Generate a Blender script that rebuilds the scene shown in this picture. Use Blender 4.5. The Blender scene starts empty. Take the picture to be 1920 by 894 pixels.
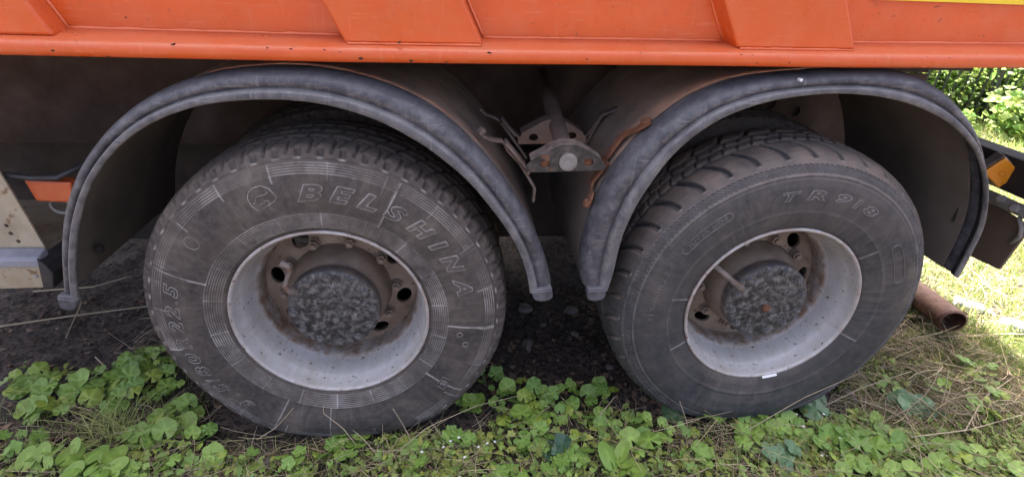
import bpy, bmesh, math, random
import numpy as np
from mathutils import Vector, Matrix
from mathutils.geometry import delaunay_2d_cdt

random.seed(7)
RNG = np.random.default_rng(7)
C = bpy.context.scene.collection
SC = bpy.context.scene
PI = math.pi

# ------------------------------------------------------------------ camera, sky, sun, exposure
cam_d = bpy.data.cameras.new('camera')
cam = bpy.data.objects.new('camera', cam_d)
C.objects.link(cam)
cam.location = (0.39595, -1.3774, 1.51577)
cam.rotation_euler = (1.086567, -0.039013, -0.0884)
cam_d.sensor_width = 36
cam_d.lens = 18.753
cam_d.clip_start = 0.02
cam_d.clip_end = 500
SC.camera = cam

SUN_EL, SUN_AZ = math.radians(63), math.radians(-6)      # azimuth from +Y towards +X
world = bpy.data.worlds.new('World')
SC.world = world
world.use_nodes = True
wn = world.node_tree
bg = wn.nodes['Background']
sky = wn.nodes.new('ShaderNodeTexSky')
sky.sky_type = 'NISHITA'
sky.sun_disc = False
sky.sun_elevation = SUN_EL
sky.sun_rotation = SUN_AZ
sky.air_density = 0.45
sky.dust_density = 8.0
sky.ozone_density = 0.3
wn.links.new(sky.outputs[0], bg.inputs[0])
bg.inputs[1].default_value = 0.064
sun_d = bpy.data.lights.new('sun', 'SUN')
sun_d.energy = 3.6
sun_d.angle = math.radians(0.5)
sun_d.color = (1.0, 0.95, 0.86)
sun = bpy.data.objects.new('sun', sun_d)
C.objects.link(sun)
to_sun = Vector((math.sin(SUN_AZ) * math.cos(SUN_EL), math.cos(SUN_AZ) * math.cos(SUN_EL), math.sin(SUN_EL)))
sun.rotation_euler = (-to_sun).to_track_quat('-Z', 'Y').to_euler()
sun.location = to_sun * 30
SC.view_settings.view_transform = 'Standard'
SC.view_settings.look = 'None'
SC.view_settings.exposure = 3.93
SC.view_settings.gamma = 1.0


# ------------------------------------------------------------------ materials
def mat(name, cols, rough=0.6, rough_var=0.15, scale=6.0, detail=6.0, bump=0.3, bump_scale=60.0, bump_dist=0.002,
        speck=None, speck_scale=90.0, speck_amt=0.12, wear=None, dust_or_sheen=None, dust_or_sheen_amt=0.6, metallic=0.0,
        tint=False, translucent=0.0, spec=0.5, stretch=None, fine=None, fine_scale=220.0, fine_amt=0.3, streak=None, streak2=None, streak_amt=0.5, streak_scale=(55.0, 7.0), scratch=None, scratch_amt=0.5):
    """mottled procedural material: cols blended by noise, specks, settled dust on upward faces (on the orange, a painted sky reflection), wear on ridges"""
    m = bpy.data.materials.new(name)
    m.use_nodes = True
    nt = m.node_tree
    N, L = nt.nodes, nt.links
    b = N['Principled BSDF']
    tc = N.new('ShaderNodeTexCoord')
    vec = tc.outputs['Object']
    if stretch:
        mp = N.new('ShaderNodeMapping')
        mp.inputs['Scale'].default_value = stretch
        L.new(vec, mp.inputs[0])
        vec = mp.outputs[0]

    def noise(sc, det=6.0, ro=0.6, w=0.0):
        n = N.new('ShaderNodeTexNoise')
        n.inputs['Scale'].default_value = sc
        n.inputs['Detail'].default_value = det
        n.inputs['Roughness'].default_value = ro
        n.inputs['Distortion'].default_value = w
        L.new(vec, n.inputs['Vector'])
        return n.outputs['Fac']

    def ramp(fac, stops):
        r = N.new('ShaderNodeValToRGB')
        e = r.color_ramp.elements
        while len(e) < len(stops):
            e.new(0.5)
        for k, (p, c) in enumerate(stops):
            e[k].position = p
            e[k].color = (*c, 1) if len(c) == 3 else c
        L.new(fac, r.inputs[0])
        return r.outputs[0]

    def mix(fac, a, c):
        x = N.new('ShaderNodeMix')
        x.data_type = 'RGBA'
        if isinstance(fac, float):
            x.inputs[0].default_value = fac
        else:
            L.new(fac, x.inputs[0])
        for s, v in ((6, a), (7, c)):
            if isinstance(v, tuple):
                x.inputs[s].default_value = (*v, 1)
            else:
                L.new(v, x.inputs[s])
        return x.outputs[2]

    def math_(op, a, c=0.0):
        x = N.new('ShaderNodeMath')
        x.operation = op
        x.use_clamp = True
        for s, v in ((0, a), (1, c)):
            if isinstance(v, (int, float)):
                x.inputs[s].default_value = v
            else:
                L.new(v, x.inputs[s])
        return x.outputs[0]

    k = len(cols)
    col = ramp(noise(scale, detail), [(0.3 + 0.4 * i / max(1, k - 1), c) for i, c in enumerate(cols)])
    if tint:
        at = N.new('ShaderNodeAttribute')
        at.attribute_name = 'tint'
        mm = N.new('ShaderNodeMix')
        mm.data_type = 'RGBA'
        mm.blend_type = 'MULTIPLY'
        mm.inputs[0].default_value = 1.0
        L.new(col, mm.inputs[6])
        L.new(at.outputs['Color'], mm.inputs[7])
        col = mm.outputs[2]
    if fine:
        col = mix(math_('MULTIPLY', ramp(noise(fine_scale, 4, 0.7), [(0.45, (0, 0, 0)), (0.65, (1, 1, 1))]), fine_amt), col, fine)
    if streak or streak2:
        # run marks that follow the wheel: stretched along the radius
        pa = N.new('ShaderNodeAttribute')
        pa.attribute_name = 'polar'
        for colr, off, lo, hi in ((streak, 0.0, 0.47, 0.66), (streak2, 7.3, 0.50, 0.70)):
            if not colr:
                continue
            mp2 = N.new('ShaderNodeMapping')
            mp2.inputs['Scale'].default_value = (streak_scale[0], streak_scale[1], 1.0)
            mp2.inputs['Location'].default_value = (off, off * 2, off)
            L.new(pa.outputs['Vector'], mp2.inputs[0])
            n2 = N.new('ShaderNodeTexNoise')
            n2.inputs['Scale'].default_value = 1.0
            n2.inputs['Detail'].default_value = 7
            n2.inputs['Roughness'].default_value = 0.68
            L.new(mp2.outputs[0], n2.inputs['Vector'])
            big = ramp(noise(4.5 + off, 4), [(0.40, (0.1,) * 3), (0.62, (1, 1, 1))])
            col = mix(math_('MULTIPLY', math_('MULTIPLY', ramp(n2.outputs[0], [(lo, (0, 0, 0)), (hi, (1, 1, 1))]), big), streak_amt), col, colr)
    if scratch:
        # thin scuffs running in many directions
        for sx_, sy_, rz in ((9, 160, 0.5), (140, 8, 0.9), (8, 170, 2.2)):
            mp3 = N.new('ShaderNodeMapping')
            mp3.inputs['Scale'].default_value = (sx_, 30, sy_)
            mp3.inputs['Rotation'].default_value = (0, rz, 0)
            L.new(vec, mp3.inputs[0])
            n3 = N.new('ShaderNodeTexNoise')
            n3.inputs['Scale'].default_value = 1.0
            n3.inputs['Detail'].default_value = 3
            L.new(mp3.outputs[0], n3.inputs['Vector'])
            pt = ramp(noise(7.0 + rz, 4), [(0.48, (0, 0, 0)), (0.60, (1, 1, 1))])
            col = mix(math_('MULTIPLY', math_('MULTIPLY', ramp(n3.outputs[0], [(0.60, (0, 0, 0)), (0.68, (1, 1, 1))]), pt), scratch_amt), col, scratch)
    if dust_or_sheen:
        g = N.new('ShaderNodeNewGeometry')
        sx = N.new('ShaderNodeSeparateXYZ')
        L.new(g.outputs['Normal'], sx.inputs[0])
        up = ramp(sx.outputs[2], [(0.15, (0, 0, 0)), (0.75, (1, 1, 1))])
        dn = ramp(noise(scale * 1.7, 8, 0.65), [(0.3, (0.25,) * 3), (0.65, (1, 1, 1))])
        col = mix(math_('MULTIPLY', math_('MULTIPLY', up, dn), dust_or_sheen_amt), col, dust_or_sheen)
    if speck:
        s = ramp(noise(speck_scale, 3, 0.55), [(1 - speck_amt - 0.36, (0, 0, 0)), (1 - speck_amt - 0.30, (1, 1, 1))])
        col = mix(s, col, speck)
    if wear:
        at = N.new('ShaderNodeAttribute')
        at.attribute_name = 'wear'
        wn_ = ramp(noise(25, 5, 0.7), [(0.35, (0.15,) * 3), (0.6, (1, 1, 1))])
        col = mix(math_('MULTIPLY', at.outputs['Fac'], wn_), col, wear)
    L.new(col, b.inputs['Base Color'])
    r = N.new('ShaderNodeMapRange')
    L.new(noise(scale * 2.3, 5), r.inputs[0])
    r.inputs[1].default_value = 0.3
    r.inputs[2].default_value = 0.7
    r.inputs[3].default_value = max(0.05, rough - rough_var)
    r.inputs[4].default_value = min(1.0, rough + rough_var)
    L.new(r.outputs[0], b.inputs['Roughness'])
    b.inputs['Metallic'].default_value = metallic
    b.inputs['Specular IOR Level'].default_value = spec
    if bump:
        bn = N.new('ShaderNodeBump')
        bn.inputs['Strength'].default_value = bump
        bn.inputs['Distance'].default_value = bump_dist
        L.new(noise(bump_scale, 8, 0.65), bn.inputs['Height'])
        L.new(bn.outputs[0], b.inputs['Normal'])
    if translucent:
        tr = N.new('ShaderNodeBsdfTranslucent')
        L.new(col, tr.inputs[0])
        ms = N.new('ShaderNodeMixShader')
        ms.inputs[0].default_value = translucent
        L.new(b.outputs[0], ms.inputs[1])
        L.new(tr.outputs[0], ms.inputs[2])
        L.new(ms.outputs[0], N['Material Output'].inputs[0])
    return m


M = {}
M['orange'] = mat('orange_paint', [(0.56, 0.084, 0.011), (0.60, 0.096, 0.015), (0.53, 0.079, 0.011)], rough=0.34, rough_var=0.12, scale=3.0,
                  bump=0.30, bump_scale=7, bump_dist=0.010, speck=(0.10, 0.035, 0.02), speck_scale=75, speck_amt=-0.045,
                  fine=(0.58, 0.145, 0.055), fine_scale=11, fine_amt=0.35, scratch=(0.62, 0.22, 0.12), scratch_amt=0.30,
                  dust_or_sheen=(0.55, 0.20, 0.11), dust_or_sheen_amt=0.5)  # upward faces get a pinker tone, sky reflection put into the colour
M['weld'] = mat('orange_weld', [(0.62, 0.12, 0.04), (0.66, 0.16, 0.06)], rough=0.45, bump=0.6, bump_scale=120)
M['yellow'] = mat('yellow_tape', [(0.75, 0.55, 0.02), (0.8, 0.62, 0.03)], rough=0.4, bump=0.05)
M['rubber_l'] = mat('dusty_rubber', [(0.026, 0.023, 0.022), (0.053, 0.046, 0.042), (0.072, 0.060, 0.052), (0.125, 0.102, 0.085)], rough=0.72, scale=9.0, detail=9,
                    bump=0.35, bump_scale=170, bump_dist=0.0012, wear=(0.36, 0.34, 0.32), dust_or_sheen=(0.15, 0.115, 0.09), dust_or_sheen_amt=0.7,
                    fine=(0.12, 0.108, 0.10), fine_scale=60, fine_amt=0.4, spec=0.35,
                    streak=(0.165, 0.142, 0.124), streak2=(0.025, 0.024, 0.026), streak_amt=0.5)
M['rubber_r'] = mat('dark_rubber', [(0.020, 0.020, 0.023), (0.040, 0.040, 0.043), (0.050, 0.048, 0.048), (0.085, 0.077, 0.071)], rough=0.62, scale=6.5, detail=9,
                    bump=0.3, bump_scale=150, bump_dist=0.001, wear=(0.27, 0.26, 0.255), dust_or_sheen=(0.27, 0.205, 0.16), dust_or_sheen_amt=0.85,
                    fine=(0.09, 0.085, 0.082), fine_scale=40, fine_amt=0.4, spec=0.4,
                    streak=(0.125, 0.112, 0.100), streak2=(0.018, 0.018, 0.020), streak_amt=0.45)
M['rubber_in'] = mat('inner_rubber', [(0.05, 0.042, 0.038), (0.09, 0.072, 0.06)], rough=0.85, scale=9, bump=0.4, dust_or_sheen=(0.16, 0.12, 0.09), dust_or_sheen_amt=0.8)
M['silver'] = mat('silver_rim_paint', [(0.37, 0.365, 0.37), (0.46, 0.455, 0.46), (0.39, 0.37, 0.335)], rough=0.40, rough_var=0.12, scale=5,
                  bump=0.2, bump_scale=40, speck=(0.12, 0.08, 0.055), speck_scale=60, speck_amt=0.0, wear=(0.20, 0.13, 0.085),
                  fine=(0.36, 0.33, 0.28), fine_scale=16, fine_amt=0.5, metallic=0.1, streak=(0.52, 0.515, 0.51), streak2=(0.27, 0.22, 0.17), streak_amt=0.38, streak_scale=(30, 5))
M['disc'] = mat('dusty_wheel_disc', [(0.15, 0.108, 0.075), (0.23, 0.175, 0.13), (0.31, 0.26, 0.205)], rough=0.75, scale=9, bump=0.3, wear=(0.13, 0.062, 0.03),
                speck=(0.10, 0.06, 0.035), speck_scale=40, speck_amt=-0.01)
M['hub'] = mat('dusty_hub', [(0.11, 0.082, 0.062), (0.18, 0.135, 0.10), (0.24, 0.19, 0.15)], rough=0.7, scale=10, bump=0.3,
               wear=(0.055, 0.053, 0.055))
M['grease'] = mat('greasy_cover', [(0.010, 0.010, 0.011), (0.026, 0.025, 0.025), (0.046, 0.045, 0.044), (0.13, 0.126, 0.122)], rough=0.5, rough_var=0.25, scale=24, detail=14,
                  bump=0.12, bump_scale=120, bump_dist=0.0015, fine=(0.22, 0.212, 0.205), fine_scale=46, fine_amt=0.6, speck=(0.012, 0.012, 0.013), speck_scale=110, speck_amt=0.06)
M['bolt'] = mat('greasy_bolt', [(0.035, 0.034, 0.034), (0.16, 0.155, 0.15)], rough=0.33, scale=60, bump=0.4)
M['rust'] = mat('rust', [(0.075, 0.032, 0.018), (0.16, 0.065, 0.032), (0.24, 0.12, 0.07)], rough=0.9, scale=30, bump=0.7, bump_scale=120, bump_dist=0.003)
M['rustpipe'] = mat('rusty_pipe_steel', [(0.060, 0.028, 0.018), (0.105, 0.045, 0.026), (0.18, 0.085, 0.055)], rough=0.8, scale=14, bump=0.7, bump_scale=70,
                    bump_dist=0.004, dust_or_sheen=(0.20, 0.13, 0.10), dust_or_sheen_amt=0.5)
M['fender_edge'] = mat('scuffed_black_plastic', [(0.024, 0.025, 0.033), (0.046, 0.047, 0.058), (0.095, 0.096, 0.106)], rough=0.48, rough_var=0.15, scale=9, detail=9,
                       bump=0.25, bump_scale=50, wear=(0.23, 0.225, 0.215), dust_or_sheen=(0.17, 0.165, 0.17), dust_or_sheen_amt=0.5,
                       fine=(0.19, 0.185, 0.185), fine_scale=30, fine_amt=0.45, spec=0.45, scratch=(0.30, 0.295, 0.29), scratch_amt=0.35)
M['fender'] = mat('dusty_mudguard', [(0.075, 0.063, 0.051), (0.115, 0.096, 0.079), (0.15, 0.126, 0.104)], rough=0.85, scale=4, bump=0.2,
                  dust_or_sheen=(0.43, 0.315, 0.235), dust_or_sheen_amt=0.95, speck=None)
M['chassis'] = mat('dusty_chassis', [(0.034, 0.020, 0.014), (0.054, 0.033, 0.024), (0.080, 0.052, 0.039)], rough=0.9, scale=5, bump=0.3,
                   dust_or_sheen=(0.13, 0.09, 0.065), dust_or_sheen_amt=0.6)
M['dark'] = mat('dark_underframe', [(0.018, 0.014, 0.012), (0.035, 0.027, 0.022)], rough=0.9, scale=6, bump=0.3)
M['bracket'] = mat('dirty_bracket_steel', [(0.075, 0.062, 0.055), (0.16, 0.13, 0.11), (0.24, 0.20, 0.175)], rough=0.8, scale=22, bump=0.5, bump_scale=90,
                   speck=(0.13, 0.07, 0.045), speck_scale=30, speck_amt=0.04)
M['plate'] = mat('worn_dark_plate', [(0.018, 0.017, 0.016), (0.040, 0.036, 0.032), (0.12, 0.10, 0.085)], rough=0.7, scale=28, bump=0.5, bump_scale=90,
                 dust_or_sheen=(0.30, 0.25, 0.21), dust_or_sheen_amt=0.9, speck=(0.13, 0.06, 0.035), speck_scale=30, speck_amt=0.02)
M['strap'] = mat('dusty_strap_steel', [(0.085, 0.06, 0.047), (0.15, 0.112, 0.09), (0.20, 0.16, 0.135)], rough=0.85, scale=20, bump=0.4, speck=(0.14, 0.06, 0.03), speck_scale=25, speck_amt=0.0)
M['bracket_in'] = mat('dusty_bracket_steel', [(0.20, 0.135, 0.10), (0.28, 0.195, 0.15)], rough=0.9, scale=14, bump=0.4)
M['cream'] = mat('dirty_cream_metal', [(0.27, 0.235, 0.165), (0.38, 0.335, 0.245), (0.30, 0.235, 0.145)], rough=0.55, scale=7, bump=0.2, speck=(0.20, 0.12, 0.06),
                 speck_scale=25, speck_amt=0.0)
M['greyrail'] = mat('grey_blue_metal', [(0.16, 0.17, 0.2), (0.27, 0.28, 0.31)], rough=0.5, scale=12, bump=0.2)
M['blackplastic'] = mat('black_plastic', [(0.02, 0.02, 0.022), (0.04, 0.04, 0.042)], rough=0.5, scale=12, bump=0.15)
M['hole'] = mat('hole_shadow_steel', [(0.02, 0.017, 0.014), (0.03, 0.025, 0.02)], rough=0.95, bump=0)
M['marker'] = mat('orange_marker_plastic', [(0.55, 0.11, 0.03), (0.48, 0.095, 0.03)], rough=0.35, scale=10, bump=0.1)
M['amber'] = mat('amber_lens', [(0.80, 0.30, 0.02), (0.72, 0.25, 0.02)], rough=0.25, scale=20, bump=0.15, bump_scale=160)
M['flap'] = mat('brown_mudflap', [(0.085, 0.06, 0.042), (0.13, 0.095, 0.07)], rough=0.8, scale=8, bump=0.2)
M['steel'] = mat('grey_steel', [(0.14, 0.13, 0.12), (0.25, 0.24, 0.22)], rough=0.6, scale=18, bump=0.3)
M['soil'] = mat('soil', [(0.032, 0.021, 0.016), (0.060, 0.041, 0.031), (0.10, 0.074, 0.057)], rough=0.95, scale=9, detail=12, bump=0.9, bump_scale=35, bump_dist=0.02,
                fine=(0.14, 0.10, 0.078), fine_scale=60, fine_amt=0.4, speck=(0.02, 0.015, 0.012), speck_scale=50, speck_amt=0.15)
M['stone'] = mat('stone', [(0.10, 0.085, 0.075), (0.19, 0.165, 0.15)], rough=0.9, scale=25, bump=0.5)
M['litter'] = mat('leaf_litter', [(0.095, 0.066, 0.050), (0.095, 0.066, 0.050)], rough=0.9, scale=20, bump=0.2, tint=True)
M['grass'] = mat('grass_blade', [(0.14, 0.205, 0.05), (0.18, 0.25, 0.07)], rough=0.55, scale=4, bump=0, tint=True, translucent=0.3)
M['straw'] = mat('dry_straw', [(0.44, 0.36, 0.24), (0.34, 0.27, 0.18)], rough=0.8, scale=30, bump=0, tint=True)
M['weed'] = mat('small_weed_leaf', [(0.165, 0.255, 0.045), (0.215, 0.30, 0.068)], rough=0.55, scale=25, bump=0.2, tint=True, translucent=0.25)
M['mallow'] = mat('mallow_leaf', [(0.175, 0.285, 0.052), (0.23, 0.335, 0.075)], rough=0.5, scale=35, bump=0.25, bump_scale=160, tint=True, translucent=0.25)
M['mallow_dk'] = mat('bluish_leaf', [(0.085, 0.165, 0.075), (0.12, 0.21, 0.10)], rough=0.4, scale=35, bump=0.25, bump_scale=160, tint=True, translucent=0.15)
M['ivy'] = mat('dark_ivy_leaf', [(0.03, 0.075, 0.04), (0.045, 0.10, 0.06)], rough=0.35, scale=35, bump=0.2, tint=True, translucent=0.1)
M['stalk'] = mat('green_stalk', [(0.10, 0.16, 0.05), (0.14, 0.19, 0.07)], rough=0.5, scale=30, bump=0)
M['flower'] = mat('white_petal', [(0.8, 0.8, 0.78), (0.75, 0.75, 0.72)], rough=0.6, bump=0)
M['bush'] = mat('shrub_leaf', [(0.17, 0.28, 0.075), (0.25, 0.36, 0.13)], rough=0.35, scale=3, bump=0, tint=True, translucent=0.6)
M['wood'] = mat('shrub_stem', [(0.07, 0.055, 0.04), (0.11, 0.09, 0.065)], rough=0.9, scale=30, bump=0.4)
M['iron'] = mat('black_fence_iron', [(0.012, 0.014, 0.014), (0.025, 0.027, 0.027)], rough=0.5, scale=15, bump=0.1)


def plastic_mat():
    m = bpy.data.materials.new('clear_crumpled_plastic')
    m.use_nodes = True
    N, L = m.node_tree.nodes, m.node_tree.links
    b = N['Principled BSDF']
    b.inputs['Base Color'].default_value = (0.82, 0.87, 0.88, 1)
    b.inputs['Roughness'].default_value = 0.18
    b.inputs['Transmission Weight'].default_value = 0.65
    b.inputs['IOR'].default_value = 1.2
    n = N.new('ShaderNodeTexNoise')
    n.inputs['Scale'].default_value = 40
    bp = N.new('ShaderNodeBump')
    bp.inputs['Distance'].default_value = 0.01
    L.new(n.outputs[0], bp.inputs['Height'])
    L.new(bp.outputs[0], b.inputs['Normal'])
    return m


M['plastic'] = plastic_mat()


# ------------------------------------------------------------------ mesh helpers
def link(name, me, parent=None, loc=None):
    o = bpy.data.objects.new(name, me)
    C.objects.link(o)
    if parent:
        o.parent = parent
    if loc:
        o.location = loc
    return o


def np_mesh(name, V, F, material, smooth=True, attrs=None, tint=None, polar=None):
    """V (n,3) array, F (m,k) array of equal-sized faces"""
    V = np.asarray(V, dtype=np.float32)
    F = np.asarray(F, dtype=np.int32)
    me = bpy.data.meshes.new(name)
    m, k = F.shape
    me.vertices.add(len(V))
    me.vertices.foreach_set('co', V.ravel())
    me.loops.add(m * k)
    me.loops.foreach_set('vertex_index', F.ravel())
    me.polygons.add(m)
    me.polygons.foreach_set('loop_start', np.arange(0, m * k, k, dtype=np.int32))
    me.polygons.foreach_set('loop_total', np.full(m, k, dtype=np.int32))
    if smooth:
        me.polygons.foreach_set('use_smooth', np.ones(m, dtype=bool))
    me.materials.append(material)
    for an, arr in (attrs or {}).items():
        a = me.attributes.new(an, 'FLOAT', 'POINT')
        a.data.foreach_set('value', np.asarray(arr, dtype=np.float32).ravel())
    if tint is not None:
        a = me.attributes.new('tint', 'FLOAT_COLOR', 'POINT')
        t = np.ones((len(V), 4), dtype=np.float32)
        t[:, :3] = tint
        a.data.foreach_set('color', t.ravel())
    if polar is not None:
        a = me.attributes.new('polar', 'FLOAT_VECTOR', 'POINT')
        a.data.foreach_set('vector', np.asarray(polar, dtype=np.float32).ravel())
    me.update()
    me.validate()
    return me


def bm_obj(name, bm, material, parent=None, smooth=False, bevel=0.0, loc=None):
    bmesh.ops.recalc_face_normals(bm, faces=bm.faces)
    me = bpy.data.meshes.new(name)
    bm.to_mesh(me)
    bm.free()
    me.materials.append(material)
    if smooth:
        for p in me.polygons:
            p.use_smooth = True
    o = link(name, me, parent, loc)
    if bevel:
        md = o.modifiers.new('bevel', 'BEVEL')
        md.width = bevel
        md.segments = 2
        md.limit_method = 'ANGLE'
    return o


def add_box(bm, x0, x1, y0, y1, z0, z1):
    v = [bm.verts.new((x, y, z)) for x in (x0, x1) for y in (y0, y1) for z in (z0, z1)]
    for f in ((0, 1, 3, 2), (4, 6, 7, 5), (0, 4, 5, 1), (2, 3, 7, 6), (0, 2, 6, 4), (1, 5, 7, 3)):
        bm.faces.new([v[i] for i in f])
    return v


def add_loft(bm, rings, closed_ring=True, cap=True):
    """rings: list of equal-length lists of points"""
    R = [[bm.verts.new(p) for p in r] for r in rings]
    n = len(R[0])
    for a, b in zip(R[:-1], R[1:]):
        for i in range(n if closed_ring else n - 1):
            j = (i + 1) % n
            bm.faces.new((a[i], a[j], b[j], b[i]))
    if cap and closed_ring:
        bm.faces.new(R[0])
        bm.faces.new(R[-1][::-1])
    return R


def add_tube(bm, pts, rad, n=8, cap=True):
    pts = [Vector(p) for p in pts]
    rings = []
    for i, p in enumerate(pts):
        t = (pts[min(i + 1, len(pts) - 1)] - pts[max(i - 1, 0)]).normalized()
        a = t.cross(Vector((0.13, 0.27, 0.95)) if abs(t.z) < 0.9 else Vector((1, 0, 0))).normalized()
        b = t.cross(a)
        r = rad[i] if isinstance(rad, (list, tuple)) else rad
        rings.append([p + a * (r * math.cos(2 * PI * k / n)) + b * (r * math.sin(2 * PI * k / n)) for k in range(n)])
    add_loft(bm, rings, True, cap)


def add_prism(bm, poly, d0, d1, axis=1):
    """extrude a 2D polygon along an axis; poly gives the other two coordinates in x,y,z order"""
    def P(u, v, d):
        return {0: (d, u, v), 1: (u, d, v), 2: (u, v, d)}[axis]
    add_loft(bm, [[P(u, v, d0) for u, v in poly], [P(u, v, d1) for u, v in poly]])


def catmull(P, n):
    P = np.asarray(P, float)
    s = np.r_[0, np.cumsum(np.linalg.norm(np.diff(P, axis=0), axis=1))]
    s /= s[-1]
    # smooth a dense linear interpolation, keep the ends
    t = np.linspace(0, 1, 400)
    Q = np.stack([np.interp(t, s, P[:, k]) for k in range(P.shape[1])], 1)
    ker = np.hanning(43)
    ker /= ker.sum()
    pad = 21
    Qp = np.r_[2 * Q[0] - Q[pad:0:-1], Q, 2 * Q[-1] - Q[-2:-pad - 2:-1]]
    S = np.stack([np.convolve(Qp[:, k], ker, 'valid') for k in range(P.shape[1])], 1)
    ss = np.r_[0, np.cumsum(np.linalg.norm(np.diff(S, axis=0), axis=1))]
    ss /= ss[-1]
    u = np.linspace(0, 1, n)
    return np.stack([np.interp(u, ss, S[:, k]) for k in range(P.shape[1])], 1)


def tag(o, label=None, cat=None, group=None, kind=None):
    for k, v in (('label', label), ('category', cat), ('group', group), ('kind', kind)):
        if v:
            o[k] = v
    return o


def empty(name, loc=(0, 0, 0), parent=None):
    o = bpy.data.objects.new(name, None)
    C.objects.link(o)
    o.location = loc
    o.empty_display_size = 0.1
    if parent:
        o.parent = parent
    return o


def lathe(name, prof, nth, material, wear=None, disp=None, th0=0.0, sag=False):
    """prof: (n,2) array of (r, y); revolve round the local Y axis. disp(theta grid, index) gives depth pushed in along the normal"""
    P = np.asarray(prof, float)
    n = len(P)
    th = th0 + np.linspace(0, 2 * PI, nth, endpoint=False)
    T = np.gradient(P, axis=0)
    nr, ny = T[:, 1], -T[:, 0]
    ln = np.hypot(nr, ny) + 1e-9
    nr, ny = nr / ln, ny / ln
    R = np.repeat(P[None, :, 0], nth, 0)
    Y = np.repeat(P[None, :, 1], nth, 0)
    W = np.zeros((nth, n)) if wear is None else np.repeat(np.asarray(wear)[None, :], nth, 0).astype(float)
    if disp is not None:
        d, dw = disp(th[:, None], P, np.hypot(*(P - P[0]).T))
        R = R - nr[None] * d
        Y = Y - ny[None] * d
        W = np.clip(W + dw, 0, 1)
    V = np.stack([R * np.cos(th)[:, None], Y, R * np.sin(th)[:, None]], 2).reshape(-1, 3)
    i = np.arange(nth)[:, None]
    j = np.arange(n - 1)[None, :]
    i2 = (i + 1) % nth
    F = np.stack([i * n + j, i * n + j + 1, i2 * n + j + 1, i2 * n + j], 2).reshape(-1, 4)
    if sag:
        z = V[:, 2]
        V[:, 1] -= 0.014 * np.exp(-((z + 0.44) / 0.07) ** 2) * (V[:, 1] < 0.08)
        V[:, 2] = np.where(z < -0.50, -0.50 + (z + 0.50) * 0.35, z)
    # polar coordinates for run marks; the angle is folded so that it closes without a seam
    tri = np.abs(((th - th0) / PI) % 2 - 1) * PI
    pol = np.stack([np.repeat((tri * 0.43)[:, None], n, 1), np.repeat(P[None, :, 0] + P[None, :, 1], nth, 0), np.repeat((np.sin(th) > 0)[:, None] * 3.0, n, 1)], 2).reshape(-1, 3)
    return np_mesh(name, V, F, material, True, {'wear': W}, None, pol)


def resample(pts, step):
    """pts list of (r, y, step) -> fine polyline"""
    out = []
    for (r0, y0), (r1, y1) in zip(pts[:-1], pts[1:]):
        k = max(1, int(math.hypot(r1 - r0, y1 - y0) / step((r0 + r1) / 2, (y0 + y1) / 2)))
        for q in range(k):
            out.append((r0 + (r1 - r0) * q / k, y0 + (y1 - y0) * q / k))
    out.append(pts[-1])
    return np.array(out)


# ================================================================== GROUND
def ground_h(x, y):
    h = 0.010 * np.sin(2.1 * x + 1.3 * y) + 0.008 * np.sin(5.3 * x - 3.1 * y + 1) + 0.006 * np.sin(11 * x + 7 * y) + 0.004 * np.sin(23 * x - 19 * y + 2) + 0.003 * np.sin(41 * x + 37 * y)
    return h - 0.01


gx = np.r_[np.linspace(-60, -3, 14)[:-1], np.arange(-3, 7, 0.035), np.linspace(7, 60, 14)]
gy = np.r_[np.linspace(-60, -1.5, 14)[:-1], np.arange(-1.5, 6, 0.04), np.linspace(6, 60, 14)]
GX, GY = np.meshgrid(gx, gy, indexing='ij')
GZ = ground_h(GX, GY) + RNG.normal(0, 0.0025, GX.shape)
n1, n2 = GX.shape
ii, jj = np.meshgrid(np.arange(n1 - 1), np.arange(n2 - 1), indexing='ij')
a = (ii * n2 + jj).ravel()
ground = link('ground', np_mesh('ground', np.stack([GX, GY, GZ], 2).reshape(-1, 3), np.stack([a, a + n2, a + n2 + 1, a + 1], 1), M['soil']))
tag(ground, 'dark brown bare soil under the truck and the grass', kind='structure')

# ================================================================== TRUCK
truck = empty('dump_truck', (0, 0, 0))
tag(truck, 'orange dump truck with twin rear wheels under black mudguards', 'truck')
AX = 0.52
D = 1.4256


def edge_z(x):
    return np.interp(x, [-3, -0.64, -0.3, 0.115, 0.525, 0.96, 1.42, 1.91, 2.9], [1.275, 1.276, 1.277, 1.278, 1.283, 1.29, 1.296, 1.306, 1.327])


def bx(x, y, z):          # point given with its height above the body's lower edge
    return (x, y, float(edge_z(x)) + z)


X0, X1 = -2.4, 2.75
cargo = empty('cargo_body', (0, 0, 0), truck)
bm = bmesh.new()
sec = [(-0.004, -0.001), (-0.018, 0.0), (-0.024, 0.005), (-0.026, 0.014), (-0.026, 0.024), (-0.022, 0.031), (-0.012, 0.036), (0.02, 0.044), (0.0585, 0.053), (0.0585, 0.03), (-0.002, 0.012)]
add_loft(bm, [[bx(x, y + 0.0015 * math.sin(3.1 * x), z) for y, z in sec] for x in np.linspace(X0, X1, 60)])
o = bm_obj('bottom_rail', bm, M['orange'], cargo, True)
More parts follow.
